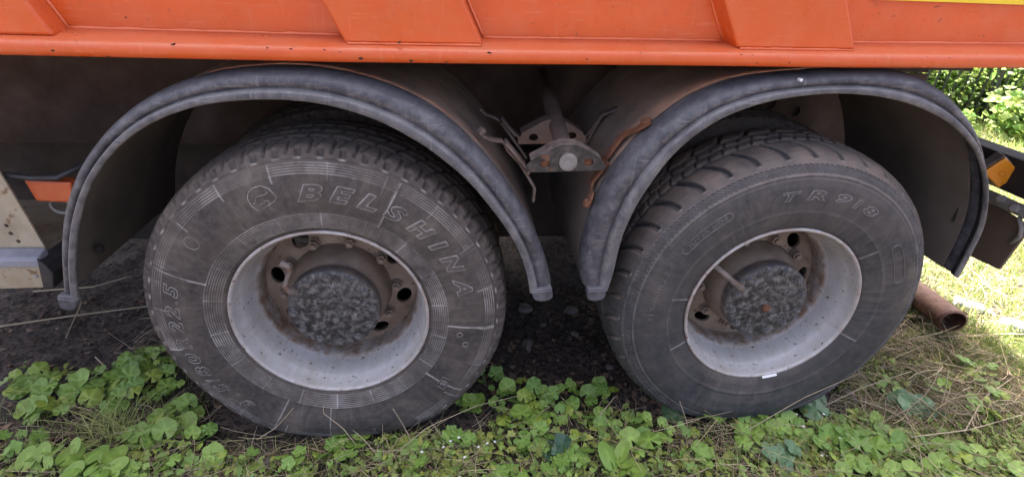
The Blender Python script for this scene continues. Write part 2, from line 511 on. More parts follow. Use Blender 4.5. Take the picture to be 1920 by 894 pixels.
# side panel with a slight unevenness
xs = np.linspace(X0, X1, 90)
zs = np.r_[np.linspace(0.048, 0.3, 14), 0.8, 1.5]
bm = bmesh.new()
for y0, ring in ((0.06, 1),):
    g = [[bm.verts.new(bx(x, 0.06 + 0.0025 * math.sin(2.3 * x + 1) * math.sin(9 * z + x), z)) for z in zs] for x in xs]
    for i in range(len(xs) - 1):
        for j in range(len(zs) - 1):
            bm.faces.new((g[i][j], g[i + 1][j], g[i + 1][j + 1], g[i][j + 1]))
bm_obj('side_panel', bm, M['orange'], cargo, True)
bm = bmesh.new()
add_box(bm, X0, X1, 0.075, 2.44, 1.34, 1.40)
add_box(bm, X0, X1, 2.40, 2.46, 1.30, 2.8)
add_box(bm, X0, X0 + 0.06, 0.075, 2.39, 1.41, 2.8)
add_box(bm, X1 - 0.06, X1, 0.075, 2.39, 1.41, 2.8)
bm_obj('body_shell', bm, M['chassis'], cargo)
SL = -0.62
for (xl, xr) in ((-0.875, -0.526), (0.1235, 0.452), (1.104, 1.424)):
    bm = bmesh.new()
    rings = []
    for z, k in ((0.041, 0), (0.12, 0), (0.35, 1), (0.8, 2), (1.45, 3)):
        zz = z - 0.046
        t0 = xl + SL * zz * (0.9 if xl > 1 else 0.75)
        t1 = xr + SL * zz * (0.85 if xl > 1 else 0.75)
        rings.append([bx(t0, 0.0, z), bx(t1, 0.0, z), bx(t1 + 0.004, 0.064, z), bx(t0 - 0.012, 0.064, z)])
    add_loft(bm, rings)
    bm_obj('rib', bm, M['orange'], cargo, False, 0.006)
# little chips down to bare metal along the rail
for (x, z) in [(-0.158, 1.305), (-0.257, 1.309), (-0.051, 1.307), (0.003, 1.306), (0.08, 1.306), (0.254, 1.327), (0.413, 1.308), (0.469, 1.309), (0.28, 1.286), (1.106, 1.32), (1.136, 1.322), (-0.517, 1.29), (1.496, 1.325), (0.71, 1.3), (1.238, 1.305), (0.162, 1.289)]:
    k = random.uniform(0.5, 1.3)
    bm = bmesh.new()
    add_prism(bm, [(x + 0.0035 * k * random.uniform(.5, 1.6) * math.cos(q * 1.05), z + 0.0022 * k * random.uniform(.5, 1.3) * math.sin(q * 1.05)) for q in range(6)], -0.0275 if z < float(edge_z(x)) + .026 else -0.024, -0.012)
    bm_obj('paint_chip', bm, M['dark'], cargo)
# weld beads between panel, ribs and rail
def wob(pts, r, mname, name, parent, n=6):
    bm = bmesh.new()
    P = np.array(pts, float)
    s = np.linspace(0, 1, 26)
    Q = np.stack([np.interp(s, np.linspace(0, 1, len(P)), P[:, k]) for k in range(3)], 1)
    add_tube(bm, Q, [r * random.uniform(0.7, 1.3) for _ in s], n)
    return bm_obj(name, bm, M[mname], parent, True)


for a_, b_ in ((-0.522, 0.112), (0.458, 1.09), (1.432, X1)):
    wob([bx(x, 0.056, 0.052) for x in np.linspace(a_, b_, 12)], 0.0045, 'weld', 'weld_bead', cargo)
for xb, sgn in ((-0.521, 0.75), (0.459, 0.75), (1.092, 0.9), (1.431, 0.85), (0.110, 0.75)):
    wob([bx(xb + SL * z * sgn, 0.057, 0.05 + z) for z in np.linspace(0, 0.5, 8)], 0.004, 'weld', 'weld_bead', cargo)
wob([bx(x, -0.002, 0.041) for x in np.linspace(0.13, 0.45, 8)], 0.0032, 'weld', 'weld_bead', cargo)
wob([bx(x, -0.002, 0.041) for x in np.linspace(1.11, 1.42, 8)], 0.0032, 'weld', 'weld_bead', cargo)
# yellow reflective stripe along the panel
bm = bmesh.new()
xsy = np.linspace(1.465, 2.7, 20)
zb = lambda x: 1.4555 + 0.0042 * (x - 1.5)
add_loft(bm, [[(x, 0.0565, zb(x)), (x, 0.0555, zb(x) + 0.055), (x, 0.0525, zb(x) + 0.055), (x, 0.0535, zb(x))] for x in xsy])
bm_obj('yellow_stripe', bm, M['yellow'], cargo)

# ---------------------------------------------------------------- tyres
def step_l(r, y):
    if y < 0.03 and (0.300 < r < 0.362 or 0.455 < r < 0.505):
        return 0.0013
    if r > 0.505:
        return 0.0034
    return 0.006


PROF_L = resample([(0.255, 0.26), (0.280, 0.05), (0.288, 0.014), (0.297, 0.001), (0.306, -0.006), (0.325, -0.011), (0.36, -0.018), (0.40, -0.022), (0.44, -0.021), (0.47, -0.016),
                   (0.495, -0.007), (0.512, 0.001), (0.524, 0.008), (0.534, 0.018), (0.540, 0.032), (0.545, 0.07), (0.5475, 0.12), (0.5475, 0.18),
                   (0.545, 0.23), (0.540, 0.268), (0.532, 0.284), (0.51, 0.298), (0.47, 0.315), (0.42, 0.322), (0.36, 0.315), (0.30, 0.30)], step_l)


def sm(x, w):                        # smooth 0..1 pulse, 1 where |x| < w
    return np.clip(1.6 - np.abs(x) / w, 0, 1)


def disp_left(th, P, s):
    r, y = P[None, :, 0], P[None, :, 1]
    d = np.zeros((len(th), P.shape[0]))
    w = np.zeros_like(d)
    NP = 56
    ph = (th * NP / (2 * PI)) % 1.0
    tread = (r > 0.536) & (y > 0.02) & (y < 0.29)
    # circumferential zigzag grooves
    zz = 0.006 * np.abs(((th * NP / PI) % 2) - 1) - 0.003
    for yc in (0.082, 0.128, 0.178, 0.226):
        d += np.where(tread, 0.012 * sm(y - yc - zz, 0.0042), 0)
    # sipes across the ribs
    for k, (ya, yb, off) in enumerate(((0.086, 0.124, 0.2), (0.132, 0.174, 0.6), (0.182, 0.222, 0.1), (0.023, 0.078, 0.75), (0.23, 0.29, 0.5))):
        q = ((ph + off + 6 * (y - ya)) % 1.0) - 0.5
        d += np.where(tread & (y > ya) & (y < yb), 0.007 * sm(q, 0.05), 0)
    # shoulder notches: a wide pocket, then a thin slit
    q = (ph % 1.0) - 0.5
    sh = (r > 0.513) & (y < 0.032)
    d += np.where(sh & (r > 0.5155) & (r < 0.5355), 0.011 * sm(q, 0.11), 0)
    w += np.where((r > 0.509) & (r < 0.515) & (y < 0.03), 0.8 * sm(q, 0.13), 0)
    q2 = ((ph + 0.5 + 4.0 * (r - 0.53)) % 1.0) - 0.5
    d += np.where((r > 0.523) & (y < 0.07), 0.009 * sm(q2, 0.05), 0)
    # decorative ring bands broken into sections by radial lines
    def band(a, b, n, nsec, off, skip):
        nonlocal d, w
        inb = (r > a) & (r < b) & (y < 0.02)
        u = (r - a) / (b - a) * n
        rid = np.clip(1.5 - 4.2 * np.abs((u % 1.0) - 0.5), 0, 1)
        sec = ((th + off) * nsec / (2 * PI))
        k = np.floor(sec).astype(int)
        amp = 1.0 - skip * ((k * 7 % 5) == 2)
        d -= np.where(inb, 0.0016 * rid * amp, 0)
        w += np.where(inb, 0.8 * rid * amp * (0.6 + 0.45 * np.sin(3 * th + 1.0) * np.sin(7 * th)), 0)
        qq = np.abs((sec % 1.0) - 0.5)
        rad = (qq > 0.5 - 0.0016 * nsec / 2.2)
        d -= np.where(inb & rad, 0.0016, 0)
        w += np.where(inb & rad, 0.35 + 0.6 * ((k * 5 % 7) < 3), 0)
    band(0.457, 0.503, 7, 20, 0.10, 0.75)
    band(0.309, 0.360, 8, 18, 0.22, 0.0)
    # a few long mould lines from the inner band to the shoulder
    for deg in (-5, 158, -38, 62, -118, -96):
        q = np.angle(np.exp(1j * (th - math.radians(deg)))) * r
        on = (r > 0.355) & (r < 0.50) & (y < 0.02)
        if deg == -38:
            on = on & ((r < 0.41) | (r > 0.44))
        d -= np.where(on, 0.0016 * sm(q, 0.0022), 0)
        w += np.where(on, 1.0 * sm(q, 0.0018), 0)
    # ring line at the foot of the shoulder
    d += np.where((y < 0.02), 0.002 * sm(r - 0.508, 0.0016), 0)
    return d, w


def step_r(r, y):
    if y < 0.03 and 0.474 < r < 0.508:
        return 0.0026
    if r > 0.505:
        return 0.0036
    return 0.005


PROF_R = resample([(0.255, 0.26), (0.280, 0.05), (0.288, 0.014), (0.297, 0.002), (0.306, -0.004), (0.325, -0.010), (0.36, -0.017), (0.40, -0.020), (0.44, -0.019), (0.47, -0.013),
                   (0.492, -0.003), (0.508, 0.008), (0.520, 0.020), (0.530, 0.036), (0.537, 0.055), (0.5425, 0.085), (0.545, 0.12), (0.545, 0.18),
                   (0.543, 0.22), (0.537, 0.255), (0.528, 0.278), (0.508, 0.298), (0.47, 0.315), (0.42, 0.322), (0.36, 0.315), (0.30, 0.30)], step_r)


def disp_right(th, P, s):
    r, y = P[None, :, 0], P[None, :, 1]
    d = np.zeros((len(th), P.shape[0]))
    w = np.zeros_like(d)
    NP = 38
    # curved lug grooves at both shoulders
    lug = (r > 0.517) & (y > 0.012) & (y < 0.105)
    bend = 0.55 * ((y - 0.02) / 0.085) ** 1.5
    q = ((th * NP / (2 * PI) - bend) % 1.0) - 0.5
    d += np.where(lug, 0.013 * sm(q, 0.075 + 0.0 * y), 0)
    lug2 = (r > 0.517) & (y > 0.195)
    q = ((th * NP / (2 * PI) + 0.5 + 0.5 * ((y - 0.195) / 0.08)) % 1.0) - 0.5
    d += np.where(lug2, 0.013 * sm(q, 0.075), 0)
    zz = 0.008 * np.abs(((th * NP / PI) % 2) - 1) - 0.004
    for yc in (0.108, 0.15, 0.192):
        d += np.where((r > 0.53), 0.010 * sm(y - yc - zz, 0.0038), 0)
    for ya, yb, off in ((0.112, 0.148, 0.1), (0.154, 0.19, 0.6)):
        q = ((th * NP / PI + off + 7 * (y - ya)) % 1.0) - 0.5
        d += np.where((r > 0.53) & (y > ya) & (y < yb), 0.006 * sm(q, 0.07), 0)
    # band of slanted teeth
    inb = (r > 0.478) & (r < 0.502) & (y < 0.03)
    tt = np.sin(190 * (th + 0.9 * (r - 0.49) - 6.0 * np.abs(r - 0.492)))
    d += np.where(inb, 0.0055 * np.clip(0.5 + 1.4 * tt, 0, 1), 0)
    w += np.where(inb, 0.6 * np.clip(-1.5 * tt, 0, 1), 0)
    for rc, dep, ww in ((0.474, -0.0012, 0.45), (0.470, 0.0022, 0), (0.505, -0.0008, 0.2), (0.362, -0.0016, 0.5), (0.368, 0.001, 0)):
        d += np.where(y < 0.03, dep * sm(r - rc, 0.0018), 0)
        w += np.where(y < 0.03, ww * sm(r - rc, 0.0016), 0)
    for deg in (38, -22, 172, 205):
        q = np.angle(np.exp(1j * (th - math.radians(deg)))) * r
        on = (r > 0.305) & (r < 0.362) & (y < 0.02)
        d -= np.where(on, 0.0014 * sm(q, 0.0022), 0)
        w += np.where(on, 0.8 * sm(q, 0.002), 0)
    # tread wear bars: little pale nibs on the shoulder edge
    q = ((th * NP / (2 * PI) + 0.03) % 1.0) - 0.5
    w += np.where((r > 0.511) & (r < 0.517) & (y < 0.03), 0.9 * sm(q, 0.06), 0)
    return d, w


tyre_l = lathe('tyre', PROF_L, 896, M['rubber_l'], disp=disp_left, sag=True)
tyre_r = lathe('tyre', PROF_R, 1140, M['rubber_r'], disp=disp_right, sag=True)
PROF_I = resample([(0.27, 0.0), (0.33, -0.008), (0.42, -0.02), (0.47, -0.014), (0.505, 0.002), (0.528, 0.016), (0.540, 0.034), (0.545, 0.07), (0.547, 0.14), (0.545, 0.22), (0.54, 0.266),
                   (0.528, 0.284), (0.47, 0.315), (0.30, 0.30)], lambda r, y: 0.004 if r > 0.52 else 0.03)
tyre_i = lathe('inner_tyre', PROF_I, 448, M['rubber_in'], disp=disp_left)

# rim: flange, bead seat, drop centre
RIM = [(0.2965, 0.006), (0.2985, 0.001), (0.2985, -0.004), (0.296, -0.007), (0.2915, -0.0075), (0.288, -0.004), (0.2865, 0.004), (0.2845, 0.022), (0.2805, 0.042), (0.2775, 0.048),
       (0.2755, 0.054), (0.272, 0.066), (0.266, 0.090), (0.2615, 0.110), (0.2585, 0.117), (0.253, 0.122), (0.2495, 0.130), (0.248, 0.15), (0.2475, 0.24)]
RIMW = [1, 1, .9, .45, .5, .3, .1, 0, 0, 0, 0, 0, 0, 0, .3, .9, 1, 1, 1]
rim_me = lathe('rim', np.array(RIM), 160, M['silver'], wear=RIMW)
# hub barrel and greasy cover
HUB = [(0.137, 0.038), (0.1405, 0.041), (0.141, 0.048), (0.141, 0.072), (0.139, 0.075), (0.139, 0.082), (0.144, 0.087), (0.152, 0.10), (0.158, 0.12), (0.162, 0.150), (0.165, 0.169)]
HUBW = [1, 1, 1, .9, .7, .5, .2, 0, 0, 0, 0]
hub_me = lathe('hub', np.array(HUB), 96, M['hub'], wear=HUBW)


def cover_mesh(seed):
    rg = np.random.default_rng(seed)
    nr, nth = 26, 96
    rr = np.linspace(0.0, 0.1395, nr)
    rr[0] = 0.0006
    th = np.linspace(0, 2 * PI, nth, endpoint=False)
    V = []
    ph = rg.uniform(0, 6, 12)
    for t in th:
        for r in rr:
            x, z = r * math.cos(t), r * math.sin(t)
            b = 0.08 * 0.0012 * math.sin(90 * x + ph[0]) * math.sin(80 * z + ph[1]) + 0.00008 * math.sin(170 * x + ph[2] + 3 * math.sin(60 * z)) + 0.00006 * math.sin(210 * z + ph[3])
            y = -0.001 + b * (1 if r < 0.13 else 0.2)
            if r < 0.100:
                y -= 0.003
            if r > 0.137:
                y += 0.004
            V.append((x, y, z))
    i = np.arange(nth)[:, None]
    j = np.arange(nr - 1)[None, :]
    i2 = (i + 1) % nth
    F = np.stack([i * nr + j, i * nr + j + 1, i2 * nr + j + 1, i2 * nr + j], 2).reshape(-1, 4)
    return np_mesh('hub_cover', V, F, M['grease'])


def bolt_mesh():
    bm = bmesh.new()
    for r, y0, y1, n in ((0.0125, 0.004, -0.0025, 14), (0.0088, -0.0025, -0.009, 6)):
        add_loft(bm, [[(r * k * math.cos(2 * PI * q / n), y, r * k * math.sin(2 * PI * q / n)) for q in range(n)] for y, k in ((y0, 1), (y1 + 0.001, 1), (y1, 0.9))])
    add_loft(bm, [[(r * math.cos(2 * PI * q / 8), y, r * math.sin(2 * PI * q / 8)) for q in range(8)] for y, r in ((-0.009, 0.0045), (-0.0110, 0.0036))])
    bmesh.ops.recalc_face_normals(bm, faces=bm.faces)
    me = bpy.data.meshes.new('hub_bolt')
    bm.to_mesh(me)
    bm.free()
    me.materials.append(M['bolt'])
    return me


bolt_me = bolt_mesh()


def nut_mesh():
    bm = bmesh.new()
    for r, y0, y1, n in ((0.019, 0.0, -0.005, 16), (0.0155, -0.005, -0.022, 6), (0.009, -0.022, -0.034, 10)):
        add_loft(bm, [[(r * math.cos(2 * PI * q / n), y, r * math.sin(2 * PI * q / n)) for q in range(n)] for y in (y0, y1)])
    bmesh.ops.recalc_face_normals(bm, faces=bm.faces)
    me = bpy.data.meshes.new('wheel_nut')
    bm.to_mesh(me)
    bm.free()
    me.materials.append(M['hub'])
    return me


nut_me = nut_mesh()


def circle(cx, cz, ra, rb, n, rot=0.0):
    return [(cx + ra * math.cos(2 * PI * k / n) * math.cos(rot) - rb * math.sin(2 * PI * k / n) * math.sin(rot),
             cz + ra * math.cos(2 * PI * k / n) * math.sin(rot) + rb * math.sin(2 * PI * k / n) * math.cos(rot)) for k in range(n)]


def in_poly(p, poly):
    c = False
    n = len(poly)
    for i in range(n):
        (x1, y1), (x2, y2) = poly[i], poly[i - 1]
        if (y1 > p[1]) != (y2 > p[1]) and p[0] < (x2 - x1) * (p[1] - y1) / (y2 - y1) + x1:
            c = not c
    return c


def plate_bm(outer, holes, warp, thick, extra=()):
    """flat plate in x-z with real holes, extruded by thick along +y; warp(x,z) gives the front face's y"""
    vs, es = [], []
    for loop in [outer] + list(holes):
        k0 = len(vs)
        vs += [Vector(p) for p in loop]
        es += [(k0 + i, k0 + (i + 1) % len(loop)) for i in range(len(loop))]
    vs += [Vector(p) for p in extra]
    V, E, F, *_ = delaunay_2d_cdt(vs, es, [], 0, 1e-6)
    bm = bmesh.new()
    fr = [bm.verts.new((v.x, warp(v.x, v.y), v.y)) for v in V]
    bk = [bm.verts.new((v.x, warp(v.x, v.y) + thick, v.y)) for v in V]
    cnt = {}
    for f in F:
        c = (sum(V[i].x for i in f) / len(f), sum(V[i].y for i in f) / len(f))
        if not in_poly(c, outer) or any(in_poly(c, h) for h in holes):
            continue
        bm.faces.new([fr[i] for i in f])
        bm.faces.new([bk[i] for i in reversed(f)])
        for i in range(len(f)):
            e = (f[i], f[(i + 1) % len(f)])
            cnt.setdefault(tuple(sorted(e)), []).append(e)
    for k, l in cnt.items():
        if len(l) == 1:
            i, j = l[0]
            bm.faces.new((fr[j], fr[i], bk[i], bk[j]))
    for bmv in [v for v in bm.verts if not v.link_faces]:
        bm.verts.remove(bmv)
    return bm


def disc_warp(x, z):
    r = math.hypot(x, z)
    return 0.170 + (0.0 if r < 0.185 else 0.35 * (r - 0.185))


def disc_bm(a0):
    holes = [circle(0.207 * math.cos(a), 0.207 * math.sin(a), 0.0245, 0.031, 18, a) for a in [a0 + 2 * PI * k / 8 for k in range(8)]]
    extra = circle(0, 0, 0.185, 0.185, 64, 0.02) + circle(0, 0, 0.17, 0.17, 40)
    extra = [e for e in extra if not any(in_poly(e, circle(0.207 * math.cos(a), 0.207 * math.sin(a), 0.027, 0.034, 18, a)) for a in [a0 + 2 * PI * k / 8 for k in range(8)])]
    return plate_bm(circle(0, 0, 0.2475, 0.2475, 72), [circle(0, 0, 0.15, 0.15, 48)] + holes, disc_warp, 0.012, extra)


# ---------------------------------------------------------------- raised lettering
def text_mesh(body, size, outline, shear=0.0, space=1.0, offset=0.0):
    cu = bpy.data.curves.new('lettering', 'FONT')
    cu.body = body
    cu.size = size
    cu.shear = shear
    cu.space_character = space
    cu.offset = offset
    cu.resolution_u = 4
    if outline:
        cu.fill_mode = 'NONE'
        cu.bevel_depth = outline
        cu.bevel_resolution = 1
    else:
        cu.extrude = 0.03
    ob = bpy.data.objects.new('lettering', cu)
    C.objects.link(ob)
    dg = bpy.context.evaluated_depsgraph_get()
    dg.update()
    me = bpy.data.meshes.new_from_object(ob.evaluated_get(dg))
    bpy.data.objects.remove(ob)
    bpy.data.curves.remove(cu)
    return me


def side_y(P, r):
    k = np.argmin(np.abs(P[:, 0] - 0.29) + 10 * (P[:, 1] > 0.02))
    sel = (P[:, 1] < 0.03) & (P[:, 0] > 0.28)
    rr, yy = P[sel, 0], P[sel, 1]
    o = np.argsort(rr)
    return np.interp(r, rr[o], yy[o])


def bend_text(me, P, a_start, a_end, r0, height, matl, lift=0.0006, w=0.55):
    n = len(me.vertices)
    co = np.empty(n * 3, np.float32)
    me.vertices.foreach_get('co', co)
    co = co.reshape(-1, 3)
    u0, u1 = co[:, 0].min(), co[:, 0].max()
    v0, v1 = co[:, 1].min(), co[:, 1].max()
    th = np.radians(a_start + (a_end - a_start) * (co[:, 0] - u0) / (u1 - u0))
    r = r0 + height * (co[:, 1] - v0) / (v1 - v0)
    y = side_y(P, r) - lift - co[:, 2] * height / (v1 - v0)
    me.vertices.foreach_set('co', np.stack([r * np.cos(th), y, r * np.sin(th)], 1).astype(np.float32).ravel())
    at = me.attributes.new('wear', 'FLOAT', 'POINT')
    at.data.foreach_set('value', np.full(n, w, np.float32))
    me.materials.clear()
    me.materials.append(matl)
    me.update()
    return me


def ring_line(name, uv, P, matl, parent, th_c, r_c, rad=0.0014, w=0.7, closed=False):
    """a raised line on the sidewall; uv local metres (u clockwise along the tyre, v outward)"""
    uv = list(uv) + ([uv[0]] if closed else [])
    fine = []
    for (a, b), (c, d) in zip(uv[:-1], uv[1:]):
        for q in range(4):
            fine.append((a + (c - a) * q / 4, b + (d - b) * q / 4))
    fine.append(uv[-1])
    pts = []
    for u, v in fine:
        r = r_c + v
        t = th_c - u / r_c
        pts.append((r * math.cos(t), float(side_y(P, r)) - 0.0003, r * math.sin(t)))
    bm = bmesh.new()
    add_tube(bm, pts, rad, 5)
    o = bm_obj(name, bm, matl, parent, True)
    at = o.data.attributes.new('wear', 'FLOAT', 'POINT')
    at.data.foreach_set('value', np.full(len(o.data.vertices), w, np.float32))
    return o


def stadium(u0, u1, h):
    out = []
    for k in range(9):
        a = PI / 2 + PI * k / 8
        out.append((u0 + h * math.cos(a), h * math.sin(a)))
    for k in range(9):
        a = -PI / 2 + PI * k / 8
        out.append((u1 + h * math.cos(a), h * math.sin(a)))
    return out


def wheel(cx, tyre_me, rot, seed, a0):
    w = empty('wheel', (cx, 0, AX), truck)
    link('tyre', tyre_me, w)
    link('rim', rim_me, w)
    bm_obj('wheel_disc', disc_bm(a0), M['disc'], w, False)
    link('hub', hub_me, w)
    c = link('hub_cover', cover_mesh(seed), w)
    c.rotation_euler = (0, rot, 0)
    c.location = (0, 0.034, 0)
    for k in range(12):
        a = 2 * PI * (k + 0.35) / 12 + rot
        b = link('hub_bolt', bolt_me, w)
        b.location = (0.1205 * math.cos(a), 0.0305, 0.1205 * math.sin(a))
        b.rotation_euler = (0, random.uniform(0, 1), 0)
    for k in range(10):
        a = 2 * PI * (k + 0.68) / 10 + a0
        b = link('wheel_nut', nut_me, w)
        b.location = (0.181 * math.cos(a), 0.1675, 0.181 * math.sin(a))
    t2 = link('inner_tyre', tyre_i, w)
    t2.location = (0, 0.345, 0)
    t2.rotation_euler = (0, 0.3 + rot, 0)
    return w


w1 = wheel(0.0, tyre_l, 0.4, 3, math.radians(-57))
w2 = wheel(D, tyre_r, 1.1, 8, math.radians(50))
w1['label'] = 'wheel on a dusty grey tyre with large outlined letters'
w2['label'] = 'wheel on a dark tyre with curved shoulder lugs'

# raised words on the dusty tyre
RL, RR = M['rubber_l'], M['rubber_r']


def letters(txt, w, P, matl, a0, a1, r0, h, outline, shear, space, offset, wr):
    me = text_mesh(txt, 1.0, outline, shear, space, offset)
    bend_text(me, P, a0, a1, r0, h, matl, w=wr)
    return link('raised_lettering', me, w)


def letter_row(txt, w, P, matl, angs, wid, r0, h, outline, shear, offset, wr):
    """one mesh per glyph at given centre angles (degrees) and angular widths"""
    for ch, a, wd in zip(txt, angs, wid):
        me = text_mesh(ch, 1.0, outline, shear, 1.0, offset)
        # heights of glyphs are all cap height in the fonts used
        bend_text(me, P, a + wd / 2, a - wd / 2, r0, h, matl, w=wr)
        link('raised_letter', me, w)
        me = text_mesh(ch, 1.0, 0, shear, 1.0, offset)
        bend_text(me, P, a + wd / 2 - 0.2, a - wd / 2 + 0.2, r0 + 0.0008, h - 0.0016, matl, lift=0.0, w=0.08)
        link('letter_face', me, w)


BW = [10.2, 9.9, 8.4, 8.8, 10.6, 5.2, 10.0, 9.6]
BA = [90.7, 79.2, 69.4, 58.6, 47.1, 37.6, 27.8, 16.5]
letter_row('BELSHINA', w1, PROF_L, RL, BA, BW, 0.395, 0.051, 0.030, 0.30, 0.045, 0.62)
SZ = '315/80R22.5'
SA = [227.5, 221.4, 215.0, 210.0, 204.4, 197.2, 189.6, 181.8, 174.9, 169.9, 165.0]
SWd = [5.4, 2.4, 5.4, 3.6, 5.8, 5.8, 5.8, 5.6, 5.6, 1.2, 5.6]
for ch, a_, wd in zip(SZ, SA, SWd):
    me = text_mesh(ch, 1.0, 0.024, 0.2, 1.0, 0.03)
    bend_text(me, PROF_L, a_ + wd / 2, a_ - wd / 2, 0.424, 0.008 if ch == '.' else 0.042, RL, w=0.6)
    link('raised_letter', me, w1)
letters('TUBELESS', w1, PROF_L, RL, 122, 101, 0.366, 0.015, 0, 0.1, 1.1, 0.0, 0.1)
letters('MADE IN BELARUS', w1, PROF_L, RL, 75, 49.5, 0.366, 0.013, 0, 0.1, 1.1, 0.0, 0.1)
# bison badge: arched outline with a small animal silhouette line
zx = lambda x, y: ((x - 315) / 3500.0, -(y - 185) / 2900.0)
badge = [zx(*p) for p in ((240, 278), (200, 250), (182, 205), (190, 150), (225, 110), (285, 90), (350, 90), (405, 122), (425, 160), (440, 205), (425, 228))]
ring_line('bison_badge', badge, PROF_L, RL, w1, math.radians(107.5), 0.424, 0.0017, 0.65, True)
ring_line('bison_badge', [zx(*p) for p in ((205, 205), (235, 200), (262, 165), (300, 160), (350, 165), (385, 150))], PROF_L, RL, w1, math.radians(107.5), 0.424, 0.0014, 0.6)
ring_line('bison_badge', [zx(*p) for p in ((262, 250), (275, 222), (310, 228), (322, 212), (352, 210), (360, 235))], PROF_L, RL, w1, math.radians(107.5), 0.424, 0.0014, 0.5)
ring_line('badge_ring', [(0.017 * math.cos(k * PI / 8), 0.021 * math.sin(k * PI / 8)) for k in range(16)], PROF_L, RL, w1, math.radians(141.3), 0.431, 0.0014, 0.5, True)
for (x, z) in ((0.392, 0.456), (0.41, 0.417)):
    ring_line('badge_ring', [(0.0085 * math.cos(k * PI / 6), 0.009 * math.sin(k * PI / 6)) for k in range(12)], PROF_L, RL, w1, math.atan2(z - AX, x), math.hypot(x, z - AX), 0.0015, 0.7, True)
ring_line('raised_square', [(-0.022, -0.016), (0.022, -0.016), (0.022, 0.016), (-0.022, 0.016)], PROF_L, RL, w1, math.atan2(-0.262, 0.337), 0.427, 0.0015, 0.35, True)
letters('B', w1, PROF_L, RL, math.degrees(math.atan2(-0.262, 0.337)) + 1.6, math.degrees(math.atan2(-0.262, 0.337)) - 1.6, 0.416, 0.021, 0.05, 0.0, 1, 0, 0.35)
# raised words on the dark tyre
letter_row('TR', w2, PROF_R, RR, [99.0, 88.2], [8.0, 9.2], 0.399, 0.031, 0.034, 0.25, 0.05, 0.7)
letter_row('918', w2, PROF_R, RR, [76.0, 68.6, 60.8], [7.4, 3.6, 7.6], 0.399, 0.031, 0.034, 0.25, 0.05, 0.7)
ring_line('raised_frame', stadium(-0.078, 0.078, 0.0125), PROF_R, RR, w2, math.radians(135.6), 0.420, 0.0013, 0.5, True)
letters('OUTER SIDE', w2, PROF_R, RR, 146.0, 125.5, 0.4135, 0.013, 0, 0.0, 1.1, 0.0, 0.45)
ring_line('raised_frame', stadium(-0.060, 0.060, 0.016), PROF_R, RR, w2, math.radians(25.5), 0.410, 0.0013, 0.4, True)
letters('315/80R22.5', w2, PROF_R, RR, 185, 154, 0.412, 0.017, 0, 0.1, 1.1, 0.0, 0.25)

# small dark squared brackets on the hubs: valve extensions
bm = bmesh.new()
add_tube(bm, [(-0.098, 0.024, 0.072), (-0.118, 0.016, 0.088), (-0.126, 0.016, 0.102), (-0.117, 0.02, 0.128), (-0.105, 0.022, 0.152), (-0.110, 0.022, 0.170), (-0.128, 0.020, 0.182)], [0.012, 0.011, 0.008, 0.007, 0.008, 0.009, 0.011], 8)
bm_obj('valve_bracket', bm, M['bracket'], w1, True)
bm = bmesh.new()
add_tube(bm, [(-0.108, 0.024, 0.062), (-0.122, 0.022, 0.072), (-0.150, 0.026, 0.094), (-0.180, 0.035, 0.118), (-0.212, 0.06, 0.138), (-0.235, 0.075, 0.142)], [0.013, 0.013, 0.009, 0.009, 0.009, 0.007], 8)
bm_obj('valve_hose', bm, M['bracket'], w2, True)
bm = bmesh.new()
add_loft(bm, [[(0.0 + r * math.cos(2 * PI * q / 8), y + 0.034, -0.02 + r * math.sin(2 * PI * q / 8)) for q in range(8)] for y, r in ((-0.003, 0.016), (-0.012, 0.013), (-0.016, 0.006))])
bm_obj('rusty_plug', bm, M['rust'], w2, True)
bm = bmesh.new()
add_loft(bm, [[(0.005 + r * math.cos(2 * PI * q / 8), y + 0.034, -0.035 + r * math.sin(2 * PI * q / 8)) for q in range(8)] for y, r in ((-0.003, 0.014), (-0.009, 0.011), (-0.012, 0.006))])
bm_obj('drain_plug', bm, M['bolt'], w1, True)
# balance weight clipped to the rim
bm = bmesh.new()
add_loft(bm, [[(0.285 * k * math.cos(a), y, 0.285 * k * math.sin(a)) for k, y in ((1.03, -0.008), (1.055, -0.012), (1.06, -0.007), (1.03, -0.003))] for a in [math.radians(t) for t in (-82, -80, -77, -74, -72)]])
bm_obj('balance_weight', bm, M['flower'], w2, False)

# wheels of the truck's far side
far_prof = np.array([(0.2, 0.05), (0.28, 0.0), (0.42, -0.02), (0.50, 0.0), (0.535, 0.03), (0.545, 0.14), (0.535, 0.26), (0.50, 0.30), (0.28, 0.30), (0.02, 0.2)])
far_me = lathe('far_wheel', far_prof, 64, M['rubber_in'])
for cx in (0.0, D):
    for yy in (1.85, 2.19):
        link('far_wheel', far_me, truck, (cx, yy, AX))

# ---------------------------------------------------------------- mudguards
LO = [(-0.733, 0.622), (-0.716, 0.680), (-0.691, 0.776), (-0.645, 0.887), (-0.583, 0.992), (-0.506, 1.077), (-0.417, 1.152), (-0.324, 1.201), (-0.218, 1.238), (-0.092, 1.256), (0.008, 1.259),
      (0.108, 1.248), (0.209, 1.219), (0.299, 1.181), (0.379, 1.123), (0.457, 1.044), (0.525, 0.959), (0.582, 0.869), (0.626, 0.782), (0.655, 0.708), (0.674, 0.655), (0.680, 0.622)]
LI = [(-0.680, 0.612), (-0.671, 0.673), (-0.644, 0.759), (-0.595, 0.872), (-0.541, 0.963), (-0.473, 1.042), (-0.392, 1.105), (-0.3, 1.15), (-0.2, 1.178), (-0.078, 1.189), (0.023, 1.186),
      (0.112, 1.168), (0.203, 1.136), (0.295, 1.083), (0.371, 1.023), (0.436, 0.959), (0.489, 0.886), (0.538, 0.818), (0.572, 0.746), (0.593, 0.69), (0.600, 0.653), (0.606, 0.614)]
